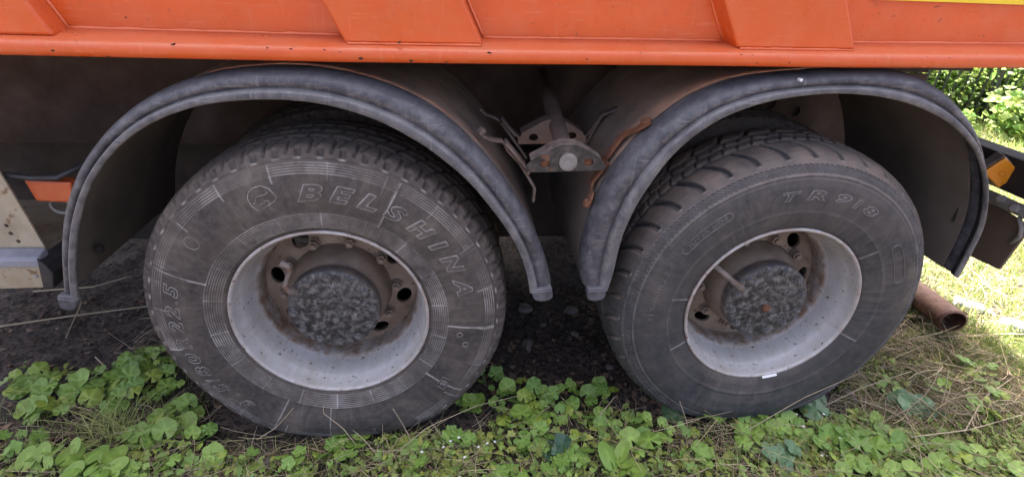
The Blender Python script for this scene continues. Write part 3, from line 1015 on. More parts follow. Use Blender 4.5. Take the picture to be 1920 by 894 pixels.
RO = [(0.778, 0.614), (0.765, 0.650), (0.76, 0.70), (0.77, 0.781), (0.785, 0.868), (0.813, 0.96), (0.856, 1.039), (0.913, 1.108), (0.989, 1.182), (1.08, 1.235), (1.188, 1.262), (1.317, 1.275), (1.436, 1.288),
      (1.574, 1.288), (1.681, 1.266), (1.789, 1.203), (1.871, 1.136), (1.935, 1.056), (1.982, 0.972), (2.03, 0.865), (2.044, 0.761), (2.038, 0.64)]
RI = [(0.848, 0.618), (0.857, 0.655), (0.861, 0.70), (0.863, 0.771), (0.877, 0.859), (0.915, 0.952), (0.963, 1.04), (1.018, 1.109), (1.09, 1.162), (1.165, 1.194), (1.264, 1.218), (1.382, 1.232), (1.507, 1.227),
      (1.627, 1.205), (1.741, 1.165), (1.832, 1.112), (1.901, 1.056), (1.952, 0.989), (1.987, 0.92), (2.011, 0.847), (2.022, 0.761), (2.012, 0.646)]
# section of the rolled edge: (0 = outer line .. 1 = inner line, depth y, wear)
SEC = [(0.02, 0.062, 0.0), (-0.01, 0.05, 0.0), (0.02, 0.028, 0.05), (0.08, 0.006, 0.15), (0.18, -0.008, 0.1), (0.30, -0.015, 0.0), (0.42, -0.018, 0.0), (0.52, -0.017, 0.0), (0.585, -0.014, 0.0), (0.62, -0.010, 0.0), (0.645, -0.011, 0.25), (0.668, -0.018, 0.65),
       (0.70, -0.027, 0.55), (0.78, -0.030, 0.25), (0.92, -0.030, 0.2), (0.985, -0.029, 0.65), (1.0, -0.024, 1.0), (1.0, -0.016, 0.8), (0.95, -0.014, 0.1), (0.75, -0.012, 0), (0.62, 0.006, 0), (0.4, -0.004, 0), (0.22, 0.010, 0), (0.13, 0.035, 0), (0.12, 0.062, 0)]


def mudguard(O, I, depth, flare_end, wob_amp):
    nS = 84
    Oc, Ic = catmull(O, nS), catmull(I, nS)
    V, W = [], []
    rings = []
    for k in range(nS):
        o_, i_ = Oc[k], Ic[k]
        ring = []
        wv = wob_amp * (math.sin(k * 0.41) + 0.6 * math.sin(k * 0.97 + 1))
        for t, y, w in SEC:
            p = o_ + (i_ - o_) * t
            ring.append((p[0], y + wv, p[1]))
            W.append(w)
        rings.append(ring)
    m = len(SEC)
    V = [p for r in rings for p in r]
    F = []
    for k in range(nS - 1):
        for q in range(m):
            q2 = (q + 1) % m
            F.append((k * m + q, k * m + q2, (k + 1) * m + q2, (k + 1) * m + q))
    edge_me = np_mesh('rolled_edge', V, F, M['fender_edge'], True, {'wear': W})
    # sheet behind the rolled edge
    bm = bmesh.new()
    rr = []
    for k in range(nS):
        o_ = Oc[k]
        c = i_ = Ic[k]
        n_ = (o_ - i_)
        n_ = n_ / np.linalg.norm(n_)
        d = 0.004 * math.sin(k * 0.23)
        a_ = o_ - n_ * 0.004
        b_ = o_ - n_ * 0.011
        ring = []
        for y in (0.05, 0.2, 0.35, 0.5, depth):
            ring.append((a_[0] + n_[0] * d * (y > .1), y, a_[1] + n_[1] * d * (y > .1)))
        for y in (depth, 0.5, 0.35, 0.2, 0.05):
            ring.append((b_[0] + n_[0] * d * (y > .1), y, b_[1] + n_[1] * d * (y > .1)))
        rr.append(ring)
    add_loft(bm, rr)
    g = bm_obj('mudguard', bm, M['fender'], truck, True)
    md = g.modifiers.new('split', 'EDGE_SPLIT')
    md.split_angle = math.radians(60)
    link('rolled_edge', edge_me, g)
    # folded lip closing each lower end
    for k, s in ((0, 1), (nS - 1, -1))[:1 if flare_end else 2]:
        o_, i_ = Oc[k], Ic[k]
        k2 = k + s * 2
        dn = np.array([Oc[k] - Oc[k2] + Ic[k] - Ic[k2]])[0]
        dn = dn / np.linalg.norm(dn)
        mid = (o_ + i_) / 2
        hw = np.linalg.norm(o_ - i_) / 2 * 0.86
        ux0 = 1
        ux = (i_ - o_) / np.linalg.norm(i_ - o_)
        # tongue-shaped end: half-round outline with thickness
        out = []
        for q in range(13):
            a = PI * q / 12
            p = mid - ux * (hw * math.cos(a)) + dn * (0.036 * (math.sin(a) ** 0.45))
            out.append((p[0], p[1]))
        top = [tuple(mid + ux * hw - dn * 0.012), tuple(mid - ux * hw - dn * 0.012)]
        poly = out + top
        bm = bmesh.new()
        add_loft(bm, [[(u, -0.0305, v) for u, v in poly], [(u, -0.004, v) for u, v in poly]])
        bm_obj('end_lip', bm, M['fender_edge'], g, False, 0.004)
        bm = bmesh.new()
        hs = [tuple(mid - ux * hw * 0.98 + dn * 0.001), tuple(mid + ux * hw * 0.98 + dn * 0.001), tuple(mid + ux * hw * 0.98 - dn * 0.004), tuple(mid - ux * hw * 0.98 - dn * 0.004)]
        add_loft(bm, [[(u, -0.0330, v) for u, v in hs], [(u, -0.020, v) for u, v in hs]])
        bm_obj('end_fold', bm, M['fender_edge'], g, False, 0.003)
    return g


fen1 = mudguard(LO, LI, 0.66, 0, 0.0008)
fen2 = mudguard(RO, RI, 0.66, 1, 0.0014)
# bolt head, then dark solids painted as the shade of a hole and slot
def knob(name, parent, c, n, r, h, m, sides=10):
    c, n = Vector(c), Vector(n).normalized()
    a = n.cross(Vector((0, 1, 0.1))).normalized()
    b = n.cross(a)
    bm = bmesh.new()
    add_loft(bm, [[c + n * d + a * (r * k * math.cos(2 * PI * q / sides)) + b * (r * k * math.sin(2 * PI * q / sides)) for q in range(sides)] for d, k in ((-0.002, 1), (h * 0.8, 1), (h, 0.8))])
    return bm_obj(name, bm, M[m], parent)


knob('guard_bolt_or_hole', fen1, (-0.682, 0.12, 0.70), (1, 0, 0.1), 0.014, 0.014, 'dark')
knob('guard_bolt_or_hole', fen2, (2.012, 0.16, 0.93), (-1, 0, -0.25), 0.018, 0.006, 'hole')
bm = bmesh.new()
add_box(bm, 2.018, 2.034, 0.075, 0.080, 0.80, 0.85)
bm_obj('slot_shade', bm, M['hole'], fen2)
# pale chips of paint on the guards
for g, x, z, s in ((fen2, 1.285, 1.262, 0.0045), (fen2, 1.292, 1.226, 0.0035)):
    bm = bmesh.new()
    add_prism(bm, [(x + s * math.cos(q * 1.05) * random.uniform(.6, 1.1), z + s * math.sin(q * 1.05) * random.uniform(.7, 1.2)) for q in range(6)], -0.0265, -0.012)
    bm_obj('paint_chip', bm, M['flower'], g)

# ---------------------------------------------------------------- chassis, axles, springs
fr = empty('chassis_frame', (0, 0, 0), truck)
hol = [circle(x, z, 0.022, 0.022, 14) for x, z in ((1.62, 0.98), (1.74, 1.0), (1.86, 0.97), (1.70, 0.88), (1.82, 0.86), (0.35, 1.02), (1.05, 1.0))]
bm = plate_bm([(-2.6, 0.80), (2.42, 0.80), (2.42, 1.14), (-2.6, 1.14)], hol, lambda x, z: 0.83, 0.01)
bm_obj('frame_rail', bm, M['chassis'], fr)
bm = bmesh.new()
add_box(bm, -2.6, 2.42, 0.835, 0.92, 1.145, 1.155)
add_box(bm, -2.6, 2.42, 0.842, 0.92, 0.79, 0.80)
add_box(bm, -2.6, 2.42, 0.845, 0.855, 0.85, 1.10)
add_box(bm, -2.6, 2.42, 1.67, 1.68, 0.80, 1.14)
add_box(bm, -2.6, 2.6, 0.81, 0.90, 1.16, 1.335)
add_box(bm, -2.6, 2.6, 1.62, 1.71, 1.16, 1.335)
bm_obj('subframe', bm, M['chassis'], fr)
for x in (-1.4, -0.8, 0.25, 0.98, 1.95):
    bm = bmesh.new()
    add_box(bm, x, x + 0.09, 0.93, 1.66, 0.82, 1.12)
    bm_obj('crossmember', bm, M['chassis'], fr)
for x in (0.30, 1.02):
    bm = bmesh.new()
    add_prism(bm, [(x, 1.155), (x + 0.2, 1.155), (x + 0.15, 0.95), (x + 0.05, 0.95)], 0.79, 0.825)
    bm_obj('outrigger', bm, M['chassis'], fr, False, 0.004)
for cx in (0.0, D):
    bm = bmesh.new()
    add_tube(bm, [(cx, y, AX) for y in (0.30, 0.7, 1.05, 1.45, 1.8, 2.2)], [0.09, 0.09, 0.17, 0.17, 0.09, 0.09], 14)
    bm_obj('axle', bm, M['dark'], truck, True)
for k in range(7):
    bm = bmesh.new()
    hl = 0.80 - 0.09 * k
    add_loft(bm, [[(D / 2 + u * hl, y, 0.62 - 0.018 * k + 0.10 * (1 - (u * hl / 0.8) ** 2) * 0 + dz + 0.09 * (u * hl / 0.8) ** 2 * -1 + 0.10) for y, dz in ((0.72, 0), (0.80, 0), (0.80, 0.015), (0.72, 0.015))] for u in np.linspace(-1, 1, 9)])
    bm_obj('leaf_spring', bm, M['dark'], truck)
bm = bmesh.new()
add_box(bm, 0.55, 0.88, 0.70, 0.83, 0.42, 0.82)
bm_obj('spring_saddle', bm, M['dark'], truck, False, 0.02)
bm = bmesh.new()
add_box(bm, -2.4, 2.4, 1.25, 1.27, 0.14, 1.12)
bm_obj('light_shield', bm, M['dark'], truck)  # unseen sheet along mid-truck, added to stop light coming through below

# unseen far side: mudguards, tank and flaps added to block light underneath
for cx in (0.0, D):
    bm = bmesh.new()
    add_loft(bm, [[(cx + r * math.cos(a), y, AX + 0.02 + r * math.sin(a)) for y, r in ((1.84, 0.66), (2.50, 0.66), (2.50, 0.65), (1.84, 0.65))] for a in np.linspace(-0.12, PI + 0.12, 24)])
    bm_obj('far_mudguard_blocker', bm, M['dark'], truck, True)
bm = bmesh.new()
add_box(bm, -2.3, -0.8, 1.75, 2.42, 0.30, 1.0)
bm_obj('tank_blocker', bm, M['dark'], truck, False, 0.05)
for x in (-0.74, 0.70, 2.16):
    bm = bmesh.new()
    add_box(bm, x, x + 0.012, 1.84, 2.46, 0.10, 0.75)
    bm_obj('far_flap_blocker', bm, M['dark'], truck)

# ---------------------------------------------------------------- support bracket between the mudguards
STRAPS_NEAR = [(-1, 0.012, [(0.452, 0.11, 1.074), (0.471, 0.11, 1.057), (0.495, 0.11, 1.05), (0.517, 0.11, 1.048), (0.527, 0.11, 1.038), (0.532, 0.11, 1.023), (0.571, 0.11, 0.982), (0.604, 0.11, 0.93), (0.62, 0.11, 0.903), (0.618, 0.11, 0.858)]), (-1, 0.024, [(0.525, 0.09, 1.053), (0.558, 0.09, 1.015), (0.589, 0.09, 0.977), (0.596, 0.09, 0.961)]), (1, 0.016, [(0.82, 0.114, 0.99), (0.829, 0.1, 1.008), (0.862, 0.1, 1.064), (0.875, 0.09, 1.082), (0.892, 0.064, 1.1), (0.902, 0.05, 1.112), (0.92, 0.045, 1.128)]), (1, 0.016, [(0.826, 0.08, 1.0), (0.809, 0.08, 0.972), (0.793, 0.1, 0.93), (0.787, 0.09, 0.916), (0.787, 0.06, 0.912), (0.782, 0.055, 0.895), (0.776, 0.062, 0.872)]), (1, 0.008, [(0.8, 0.06, 0.985), (0.826, 0.1, 1.0)])]
STRAPS_FAR = [(-1, 0.012, [(0.46, 0.36, 1.078), (0.482, 0.36, 1.059), (0.518, 0.36, 1.046), (0.53, 0.36, 1.037)]), (-1, 0.02, [(0.53, 0.33, 1.057), (0.558, 0.33, 1.024), (0.578, 0.33, 1.002), (0.594, 0.33, 0.996)]), (-1, 0.012, [(0.53, 0.33, 1.043), (0.577, 0.33, 0.979), (0.619, 0.33, 0.921)]), (1, 0.016, [(0.8, 0.34, 0.996), (0.819, 0.34, 1.002), (0.863, 0.34, 1.07), (0.916, 0.34, 1.091), (0.939, 0.34, 1.113), (0.946, 0.34, 1.121)]), (1, 0.012, [(0.863, 0.34, 1.07), (0.84, 0.34, 1.019), (0.817, 0.34, 0.967)])]


def guard_support(y, mname, rusty):
    g = empty('mudguard_support', (0, 0, 0), truck)
    out = [(0.588, 0.972), (0.814, 0.980), (0.814, 1.000), (0.802, 1.008), (0.745, 1.042), (0.725, 1.049), (0.683, 1.049), (0.662, 1.041), (0.597, 1.003), (0.586, 0.992)]
    holes = [circle(0.638, 0.996, 0.0155, 0.0125, 14), circle(0.765, 1.003, 0.0155, 0.0125, 14)]
    bm_obj('bracket_plate', plate_bm(out, holes, lambda x, z: y, 0.008), M[mname], g)
    # folded flange along the sloping top
    bm = bmesh.new()
    top = out[3:9]
    add_loft(bm, [[(u, y - 0.002, v + 0.0005), (u, y + 0.05, v + 0.003), (u, y + 0.05, v + 0.009), (u, y - 0.002, v + 0.0065)] for u, v in top])
    bm_obj('bracket_flange', bm, M[mname], g)
    if rusty:
        lines = STRAPS_NEAR
    else:
        lines = STRAPS_FAR
    for side, wdt, pts in lines:
        bm = bmesh.new()
        rings = []
        P = [np.array(p) for p in pts]
        for i, p in enumerate(P):
            t = P[min(i + 1, len(P) - 1)] - P[max(i - 1, 0)]
            t = t / np.linalg.norm(t)
            nrm = np.array([-t[2], 0, t[0]]) * 0.004
            q0, q1 = np.array([0, -wdt, 0]), np.array([0, wdt, 0])
            rings.append([p - nrm + q0, p + nrm + q0, p + nrm + q1, p - nrm + q1])
        add_loft(bm, rings)
        bm_obj('strap', bm, M['rust' if (rusty and side == 1) else 'strap'], g, False, 0.002)
    if rusty:
        knob('strap_bolt', g, (0.915, 0.05, 1.122), (-0.5, -0.2, 0.8), 0.016, 0.014, 'rust', 6)
        knob('strap_bolt', g, (0.779, 0.06, 0.874), (-0.9, -0.3, 0.2), 0.014, 0.014, 'rust', 6)
        knob('strap_bolt', g, (0.457, 0.11, 1.074), (0.5, -0.2, 0.8), 0.012, 0.01, 'bracket', 6)
    return g


guard_support(0.055, 'plate', True)
for x, z in ((0.638, 0.996), (0.765, 1.003)):
    knob('plate_bolt', truck, (x, 0.075, z), (0, -1, 0), 0.017, 0.010, 'rust', 8)
guard_support(0.315, 'bracket_in', False)
bm = bmesh.new()
add_tube(bm, [(0.7035 + 0.033 * (y - 0.036), y, 1.004 + 0.125 * (y - 0.036)) for y in (0.056, 0.2, 0.5, 0.83)], 0.0265, 18)
bm_obj('support_rod', bm, M['bracket_in'], truck, True)
bm = bmesh.new()
add_loft(bm, [[(0.7035 + r * math.cos(2 * PI * q / 18), y, 1.006 + r * math.sin(2 * PI * q / 18)) for q in range(18)] for y, r in ((0.06, 0.026), (0.047, 0.026), (0.045, 0.019), (0.047, 0.009))])
bm_obj('rod_end', bm, M['steel'], truck)

# ---------------------------------------------------------------- side guard box, marker, hook, hose at the front
sg = empty('side_box', (0, 0, 0), truck)
bm = plate_bm([(-1.5, 0.66), (-0.868, 0.673), (-0.886, 0.80), (-0.905, 0.925), (-1.5, 0.925)], [circle(x, z, 0.0065, 0.0065, 10) for x, z in ((-0.949, 0.752), (-0.946, 0.726), (-0.935, 0.699))], lambda x, z: 0.17, 0.006)
bm_obj('box_panel', bm, M['cream'], sg)
bm = bmesh.new()
add_loft(bm, [[(-1.5, y, z - 0.002), (-0.862, y, z), (-0.858, y, z - 0.02), (-1.5, y, z - 0.022)] for y, z in ((0.165, 0.680), (0.128, 0.668), (0.122, 0.656))])
bm_obj('box_ledge', bm, M['greyrail'], sg, False, 0.003)
bm = bmesh.new()
add_loft(bm, [[(-1.5, 0.125, 0.645), (-0.868, 0.125, 0.652), (-0.868, 0.60, 0.652), (-1.5, 0.6, 0.645)], [(-1.5, 0.140, 0.54), (-0.884, 0.140, 0.552), (-0.884, 0.6, 0.552), (-1.5, 0.6, 0.54)]])
bm_obj('lower_panel', bm, M['cream'], sg, False, 0.003)
bm = bmesh.new()
add_loft(bm, [[(-0.866, y, 0.668), (-0.846, y, 0.640), (-0.836, y, 0.612), (-0.852, y, 0.560), (-0.8835, y, 0.555), (-0.8665, y, 0.655)] for y in (0.120, 0.40)])
bm_obj('end_cap', bm, M['blackplastic'], sg, False, 0.006)
for x, z in ((-0.935, 0.635), (-0.895, 0.60)):
    knob('box_rivet', sg, (x, 0.132, z), (0, -1, 0.1), 0.006, 0.004, 'steel')
bm = bmesh.new()
add_loft(bm, [[(-0.880, y, 0.884), (-0.752, y, 0.876), (-0.762, y, 0.810), (-0.868, y, 0.815)] for y in (0.205, 0.25)])
bm_obj('side_marker', bm, M['marker'], truck, False, 0.006)
bm = bmesh.new()
add_tube(bm, [(-0.822 + 0.028 * math.cos(a), 0.23, 0.79 + 0.024 * math.sin(a)) for a in np.linspace(0, 2 * PI, 17)], 0.0055, 8, False)
bm_obj('hook_ring', bm, M['steel'], truck, True)
bm = bmesh.new()
add_tube(bm, [(-1.2, 0.19, 0.93), (-1.05, 0.19, 0.915), (-0.93, 0.19, 0.907), (-0.85, 0.2, 0.892), (-0.78, 0.2, 0.893), (-0.70, 0.24, 0.93)], 0.009, 10)
bm_obj('brake_hose', bm, M['blackplastic'], truck, True)

# ---------------------------------------------------------------- tail: beam, amber lamp, mudflap
bm = bmesh.new()
add_box(bm, 2.43, 2.53, -0.01, 2.48, 0.812, 0.937)
bm_obj('rear_beam', bm, M['dark'], truck, False, 0.006)
lamp = empty('rear_lamp', (2.405, 0.33, 0.88), truck)
lamp.rotation_euler = (math.radians(4), math.radians(36), math.radians(-14))
bm = bmesh.new()
add_box(bm, -0.047, 0.047, -0.012, 0.0, -0.040, 0.040)
bm_obj('lens', bm, M['amber'], lamp, False, 0.005)
bm = bmesh.new()
add_box(bm, -0.051, 0.051, 0.0005, 0.045, -0.044, 0.044)
bm_obj('lamp_housing', bm, M['bracket'], lamp, False, 0.005)
bm = bmesh.new()
add_tube(bm, [(0.010 * math.cos(a), -0.0125, 0.010 * math.sin(a)) for a in np.linspace(0, 2 * PI, 13)], 0.0016, 6, False)
bm_obj('lens_mark', bm, M['amber'], lamp, True)
bm = bmesh.new()
add_prism(bm, [(0.36, 0.775), (0.15, 0.748), (0.145, 0.70), (0.165, 0.555), (0.295, 0.542), (0.345, 0.60)], 2.40, 2.412, 0)
bm_obj('mudflap', bm, M['flap'], truck, False, 0.003)
bm = bmesh.new()
add_box(bm, 2.385, 2.43, 0.12, 0.42, 0.765, 0.80)
bm_obj('flap_clamp', bm, M['steel'], truck, False, 0.008)
bm = bmesh.new()
add_tube(bm, [(2.395, 0.185, 0.765), (2.395, 0.158, 0.73), (2.396, 0.152, 0.70), (2.396, 0.168, 0.665)], 0.008, 8)
bm_obj('flap_strip', bm, M['steel'], truck, True)
for y, z in ((0.20, 0.79), (0.26, 0.80)):
    knob('clamp_bolt', truck, (2.382, y, z), (-1, -0.3, 0.3), 0.016, 0.016, 'steel', 6)

# ================================================================== LOOSE THINGS ON THE GROUND
gz = lambda x, y: float(ground_h(np.float64(x), np.float64(y)))
# rusty pipe
pd = Vector((-0.24, -0.955, 0.14)).normalized()
pe = Vector((2.634, 0.41, 0.125))
bm = bmesh.new()
sd = Vector((0, 0, 1)).cross(pd).normalized()
rings = []
for t, r in ((0.0, 0.050), (0.004, 0.058), (0.02, 0.060), (0.25, 0.060), (0.55, 0.060), (0.9, 0.060)):
    c = pe - pd * t
    rings.append([c + sd * (r * math.cos(2 * PI * q / 28)) + Vector((0, 0, 1)) * (r * math.sin(2 * PI * q / 28) * (0.97 if t < .1 else 1)) for q in range(28)])
inner = []
for t, r in ((0.9, 0.052), (0.3, 0.052), (0.006, 0.0515)):
    c = pe - pd * t
    inner.append([c + sd * (r * math.cos(2 * PI * q / 28)) + Vector((0, 0, 1)) * (r * math.sin(2 * PI * q / 28)) for q in range(28)])
add_loft(bm, rings + inner + [rings[0]], True, False)
pipe = bm_obj('rusty_pipe', bm, M['rustpipe'], None, True)
tag(pipe, 'rusty brown steel pipe lying in dry grass behind the wheel', 'pipe')


def bottle(name, loc, rz, L, R, squash, label, seed):
    rg = random.Random(seed)
    t = empty(name, loc)
    t.rotation_euler = (0.05, 0.06, rz)
    prof = [(0.0, 0.3), (0.02, 0.85), (0.06, 1.0), (0.2, 0.97), (0.24, 0.9), (0.28, 0.98), (0.45, 0.96), (0.5, 0.88), (0.55, 0.97), (0.7, 1.0), (0.8, 0.82), (0.88, 0.45), (0.93, 0.36), (0.97, 0.36)]
    bm = bmesh.new()
    n = 22
    rings = []
    for u, k in prof:
        rings.append([(L * u, R * k * math.cos(2 * PI * q / n) * rg.uniform(0.86, 1.06), R * k * squash * math.sin(2 * PI * q / n) * rg.uniform(0.85, 1.05) + R * squash) for q in range(n)])
    add_loft(bm, rings)
    bm_obj('bottle_body', bm, M['plastic'], t, True)
    bm = bmesh.new()
    add_loft(bm, [[(x, 0.40 * R * k * math.cos(2 * PI * q / 14), R * squash + 0.40 * R * k * math.sin(2 * PI * q / 14)) for q in range(14)] for x, k in ((0.955 * L, 1), (1.02 * L, 1), (1.03 * L, 0.8))])
    bm_obj('bottle_cap', bm, M['flower'], t)
    tag(t, label, 'bottle', 'plastic bottles lying in the grass')


bottle('plastic_bottle', (2.93, 0.70, 0.012), math.radians(-38), 0.15, 0.036, 0.75, 'pale crumpled plastic bottle lying by the mouth of the rusty pipe', 3)
bottle('plastic_bottle', (3.00, 0.50, 0.012), math.radians(-20), 0.19, 0.038, 0.85, 'clear crumpled plastic bottle in the sunny grass at the picture edge', 5)


def stone(loc, s, label, seed):
    rg = random.Random(seed)
    bm = bmesh.new()
    bmesh.ops.create_icosphere(bm, subdivisions=2, radius=1.0)
    ph = [rg.uniform(0, 6) for _ in range(4)]
    for v in bm.verts:
        k = 1 + 0.16 * math.sin(3.1 * v.co.x + ph[0]) + 0.13 * math.sin(4.3 * v.co.y + ph[1]) + 0.10 * math.sin(5 * v.co.z + ph[2])
        v.co = Vector((v.co.x * k * s * 1.2, v.co.y * k * s * 0.9, v.co.z * k * s * 0.6))
    o = bm_obj('stone', bm, M['stone'], None, True)
    o.location = (loc[0], loc[1], gz(*loc) + s * 0.25)
    o.rotation_euler = (0, 0, rg.uniform(0, 6))
    tag(o, label, 'stone', 'stones on the bare soil')


for k, (p, s, l) in enumerate((((0.71, 0.74), 0.032, 'grey stone on dark soil below the lettered wheel mudguard tip'),
                               ((0.93, 0.73), 0.034, 'broad grey stone below the pointed mudguard tip between the wheels'),
                               ((0.69, 0.48), 0.026, 'brown stone half sunk beside the lettered tyre tread'),
                               ((0.92, 0.55), 0.018, 'small pale stone alone in the middle of the wheel gap'),
                               ((0.78, 0.62), 0.016, 'smallest dark pebble stone between the two grey stones'),
                               ((1.02, 0.32), 0.017, 'small stone near the dark tyre on bare litter'),
                               ((1.97, 0.11), 0.036, 'rounded tan stone against the foot of the dark tyre'),
                               ((-0.25, -0.08), 0.026, 'grey stone in the weeds in front of the lettered tyre'),
                               ((1.60, -0.30), 0.02, 'little stone under weeds at the bottom of the picture'))):
    if k < 8:
        stone(p, s, l, 40 + k)

# ================================================================== PLANTS
def leaf_disc(lobes, scal, notch, fold, seed, pleat=0.10, npt=45, pointed=0.0):
    """round pleated leaf, unit radius, stalk end at the origin of the notch; about 90 triangles"""
    rg = random.Random(seed)
    V = [(0, 0, 0)]
    T = []
    for ring, rr in ((1, 0.45), (2, 0.82), (3, 1.0)):
        for k in range(npt + 1):
            f = k / npt
            a = -PI / 2 + notch + (2 * PI - 2 * notch) * f
            lob = math.cos(2 * PI * lobes * (f - 0.0) + PI)
            edge = 1 + 0.035 * lob * (ring / 3) ** 2 + scal * math.cos(f * 2 * PI * lobes * 3) * (ring == 3) + pointed * max(0, lob) ** 2 * (ring == 3)
            r = rr * edge * (1 - 0.12 * math.cos(a + PI / 2))
            z = pleat * rr * lob * 0.6 + fold * rr * rr + 0.03 * rr * math.sin(2 * a + seed)
            V.append((r * math.cos(a), r * math.sin(a), z))
    F = []
    n = npt + 1
    for k in range(npt):
        F.append((0, 1 + k, 2 + k, 2 + k))
        for q in (0, 1):
            a_ = 1 + q * n + k
            F.append((a_, a_ + n, a_ + n + 1, a_ + 1))
    return V, F


def leaf_mesh(name, matname, tint, *a, **k):
    V, F = leaf_disc(*a, **k)
    me = bpy.data.meshes.new(name)
    F2 = [tuple(dict.fromkeys(f)) for f in F]
    me.from_pydata(V, [], F2)
    me.materials.append(M[matname])
    for p in me.polygons:
        p.use_smooth = True
    at = me.attributes.new('tint', 'FLOAT_COLOR', 'POINT')
    rad = np.array([math.hypot(v[0], v[1]) for v in V])
    t = np.ones((len(V), 4), np.float32)
    lo_ = a[0]
    ang = np.array([((math.atan2(v[1], v[0]) + PI / 2) % (2 * PI)) / (2 * PI) for v in V])
    vein = np.clip((np.cos(2 * PI * lo_ * ang + PI) - 0.86) / 0.14, 0, 1) * (rad < 0.9)
    t[:, :3] = np.array(tint)[None] * (1.0 + 0.30 * vein + 0.3 * (rad < 0.1))[:, None]
    at.data.foreach_set('color', t.ravel())
    me.update()
    return me


LEAF = {'round': [leaf_mesh('leaf', 'mallow', tn, lo, 0.03, 0.3, fo, s) for s, (tn, lo, fo) in enumerate((((1, 1, 1), 5, 0.1), ((0.85, 0.92, 0.8), 6, -0.12), ((1.15, 1.12, 0.95), 5, 0.22), ((0.75, 0.85, 0.8), 7, -0.05), ((1, 1, 1), 6, 0.15), ((1.3, 1.12, 0.8), 5, -0.2), ((1.1, 1.1, 1), 6, 0.0)))],
        'jag': [leaf_mesh('leaf', 'mallow', tn, lo, 0.05, 0.22, fo, s + 10, pointed=0.16) for s, (tn, lo, fo) in enumerate((((0.85, 0.95, 0.85), 5, 0.1), ((0.95, 1.0, 0.85), 5, -0.15), ((0.75, 0.85, 0.75), 7, 0.05)))],
        'blue': [leaf_mesh('leaf', 'mallow_dk', tn, lo, 0.035, 0.2, fo, s + 20) for s, (tn, lo, fo) in enumerate((((1, 1, 1), 6, 0.18), ((1.2, 1.15, 1.1), 5, -0.2)))],
        'ivy': [leaf_mesh('leaf', 'ivy', tn, 3, 0.0, 0.25, fo, s + 30, pointed=0.2) for s, (tn, fo) in enumerate((((1, 1, 1), 0.1), ((1.2, 1.2, 1.2), -0.1)))],
        'oval': [leaf_mesh('leaf', 'mallow', tn, 1, 0.0, 0.15, fo, s + 40, pointed=0.25) for s, (tn, fo) in enumerate((((1, 1.0, 0.9), 0.2), ((0.85, 0.95, 0.8), -0.15)))]}


def plant(name, cat, x, y, rx, ry, n, size, kind, label, h=0.05, group='round leaved weeds around the wheels'):
    rg = random.Random(int(x * 1000) * 7 + int(y * 1000) * 13 + 99)
    g0 = gz(x, y)
    t = empty(name, (x, y, g0))
    tag(t, label, cat, group)
    stems = bmesh.new()
    placed = []
    n = int(round(n * (1.7 if x < -0.45 else 1.35)))
    for k in range(n):
        best, bd = None, -1
        for _ in range(8):
            a, q = rg.uniform(0, 2 * PI), math.sqrt(rg.random())
            c = (rx * q * math.cos(a), ry * q * math.sin(a))
            dd = min([math.hypot(c[0] - p[0], c[1] - p[1]) for p in placed] or [9])
            if dd > bd:
                best, bd = c, dd
        placed.append(best)
        dx, dy = best
        s = size * rg.choice((0.42, 0.6, 0.75, 0.9, 1.0, 1.1, 1.25)) * 0.5
        z = h * rg.uniform(0.45, 1.25)
        o = link('leaf', rg.choice(LEAF[kind]), t)
        o.location = (dx, dy, z)
        tx, ty = rg.gauss(0.28, 0.28), rg.gauss(0, 0.3)
        o.rotation_euler = (tx, ty, rg.uniform(-0.9, 0.9) + (PI if rg.random() < .25 else 0))
        sy = 1.4 if kind == 'oval' else 1.0
        o.scale = (s, s * sy, s)
        add_tube(stems, [(0.15 * dx, 0.15 * dy, -0.01), (0.6 * dx, 0.6 * dy, z * 0.55), (dx, dy - 0.1 * s, z - 0.002)], [0.0017, 0.0014, 0.0010], 5)
    bm_obj('stems', stems, M['stalk'], t, True)
    return t


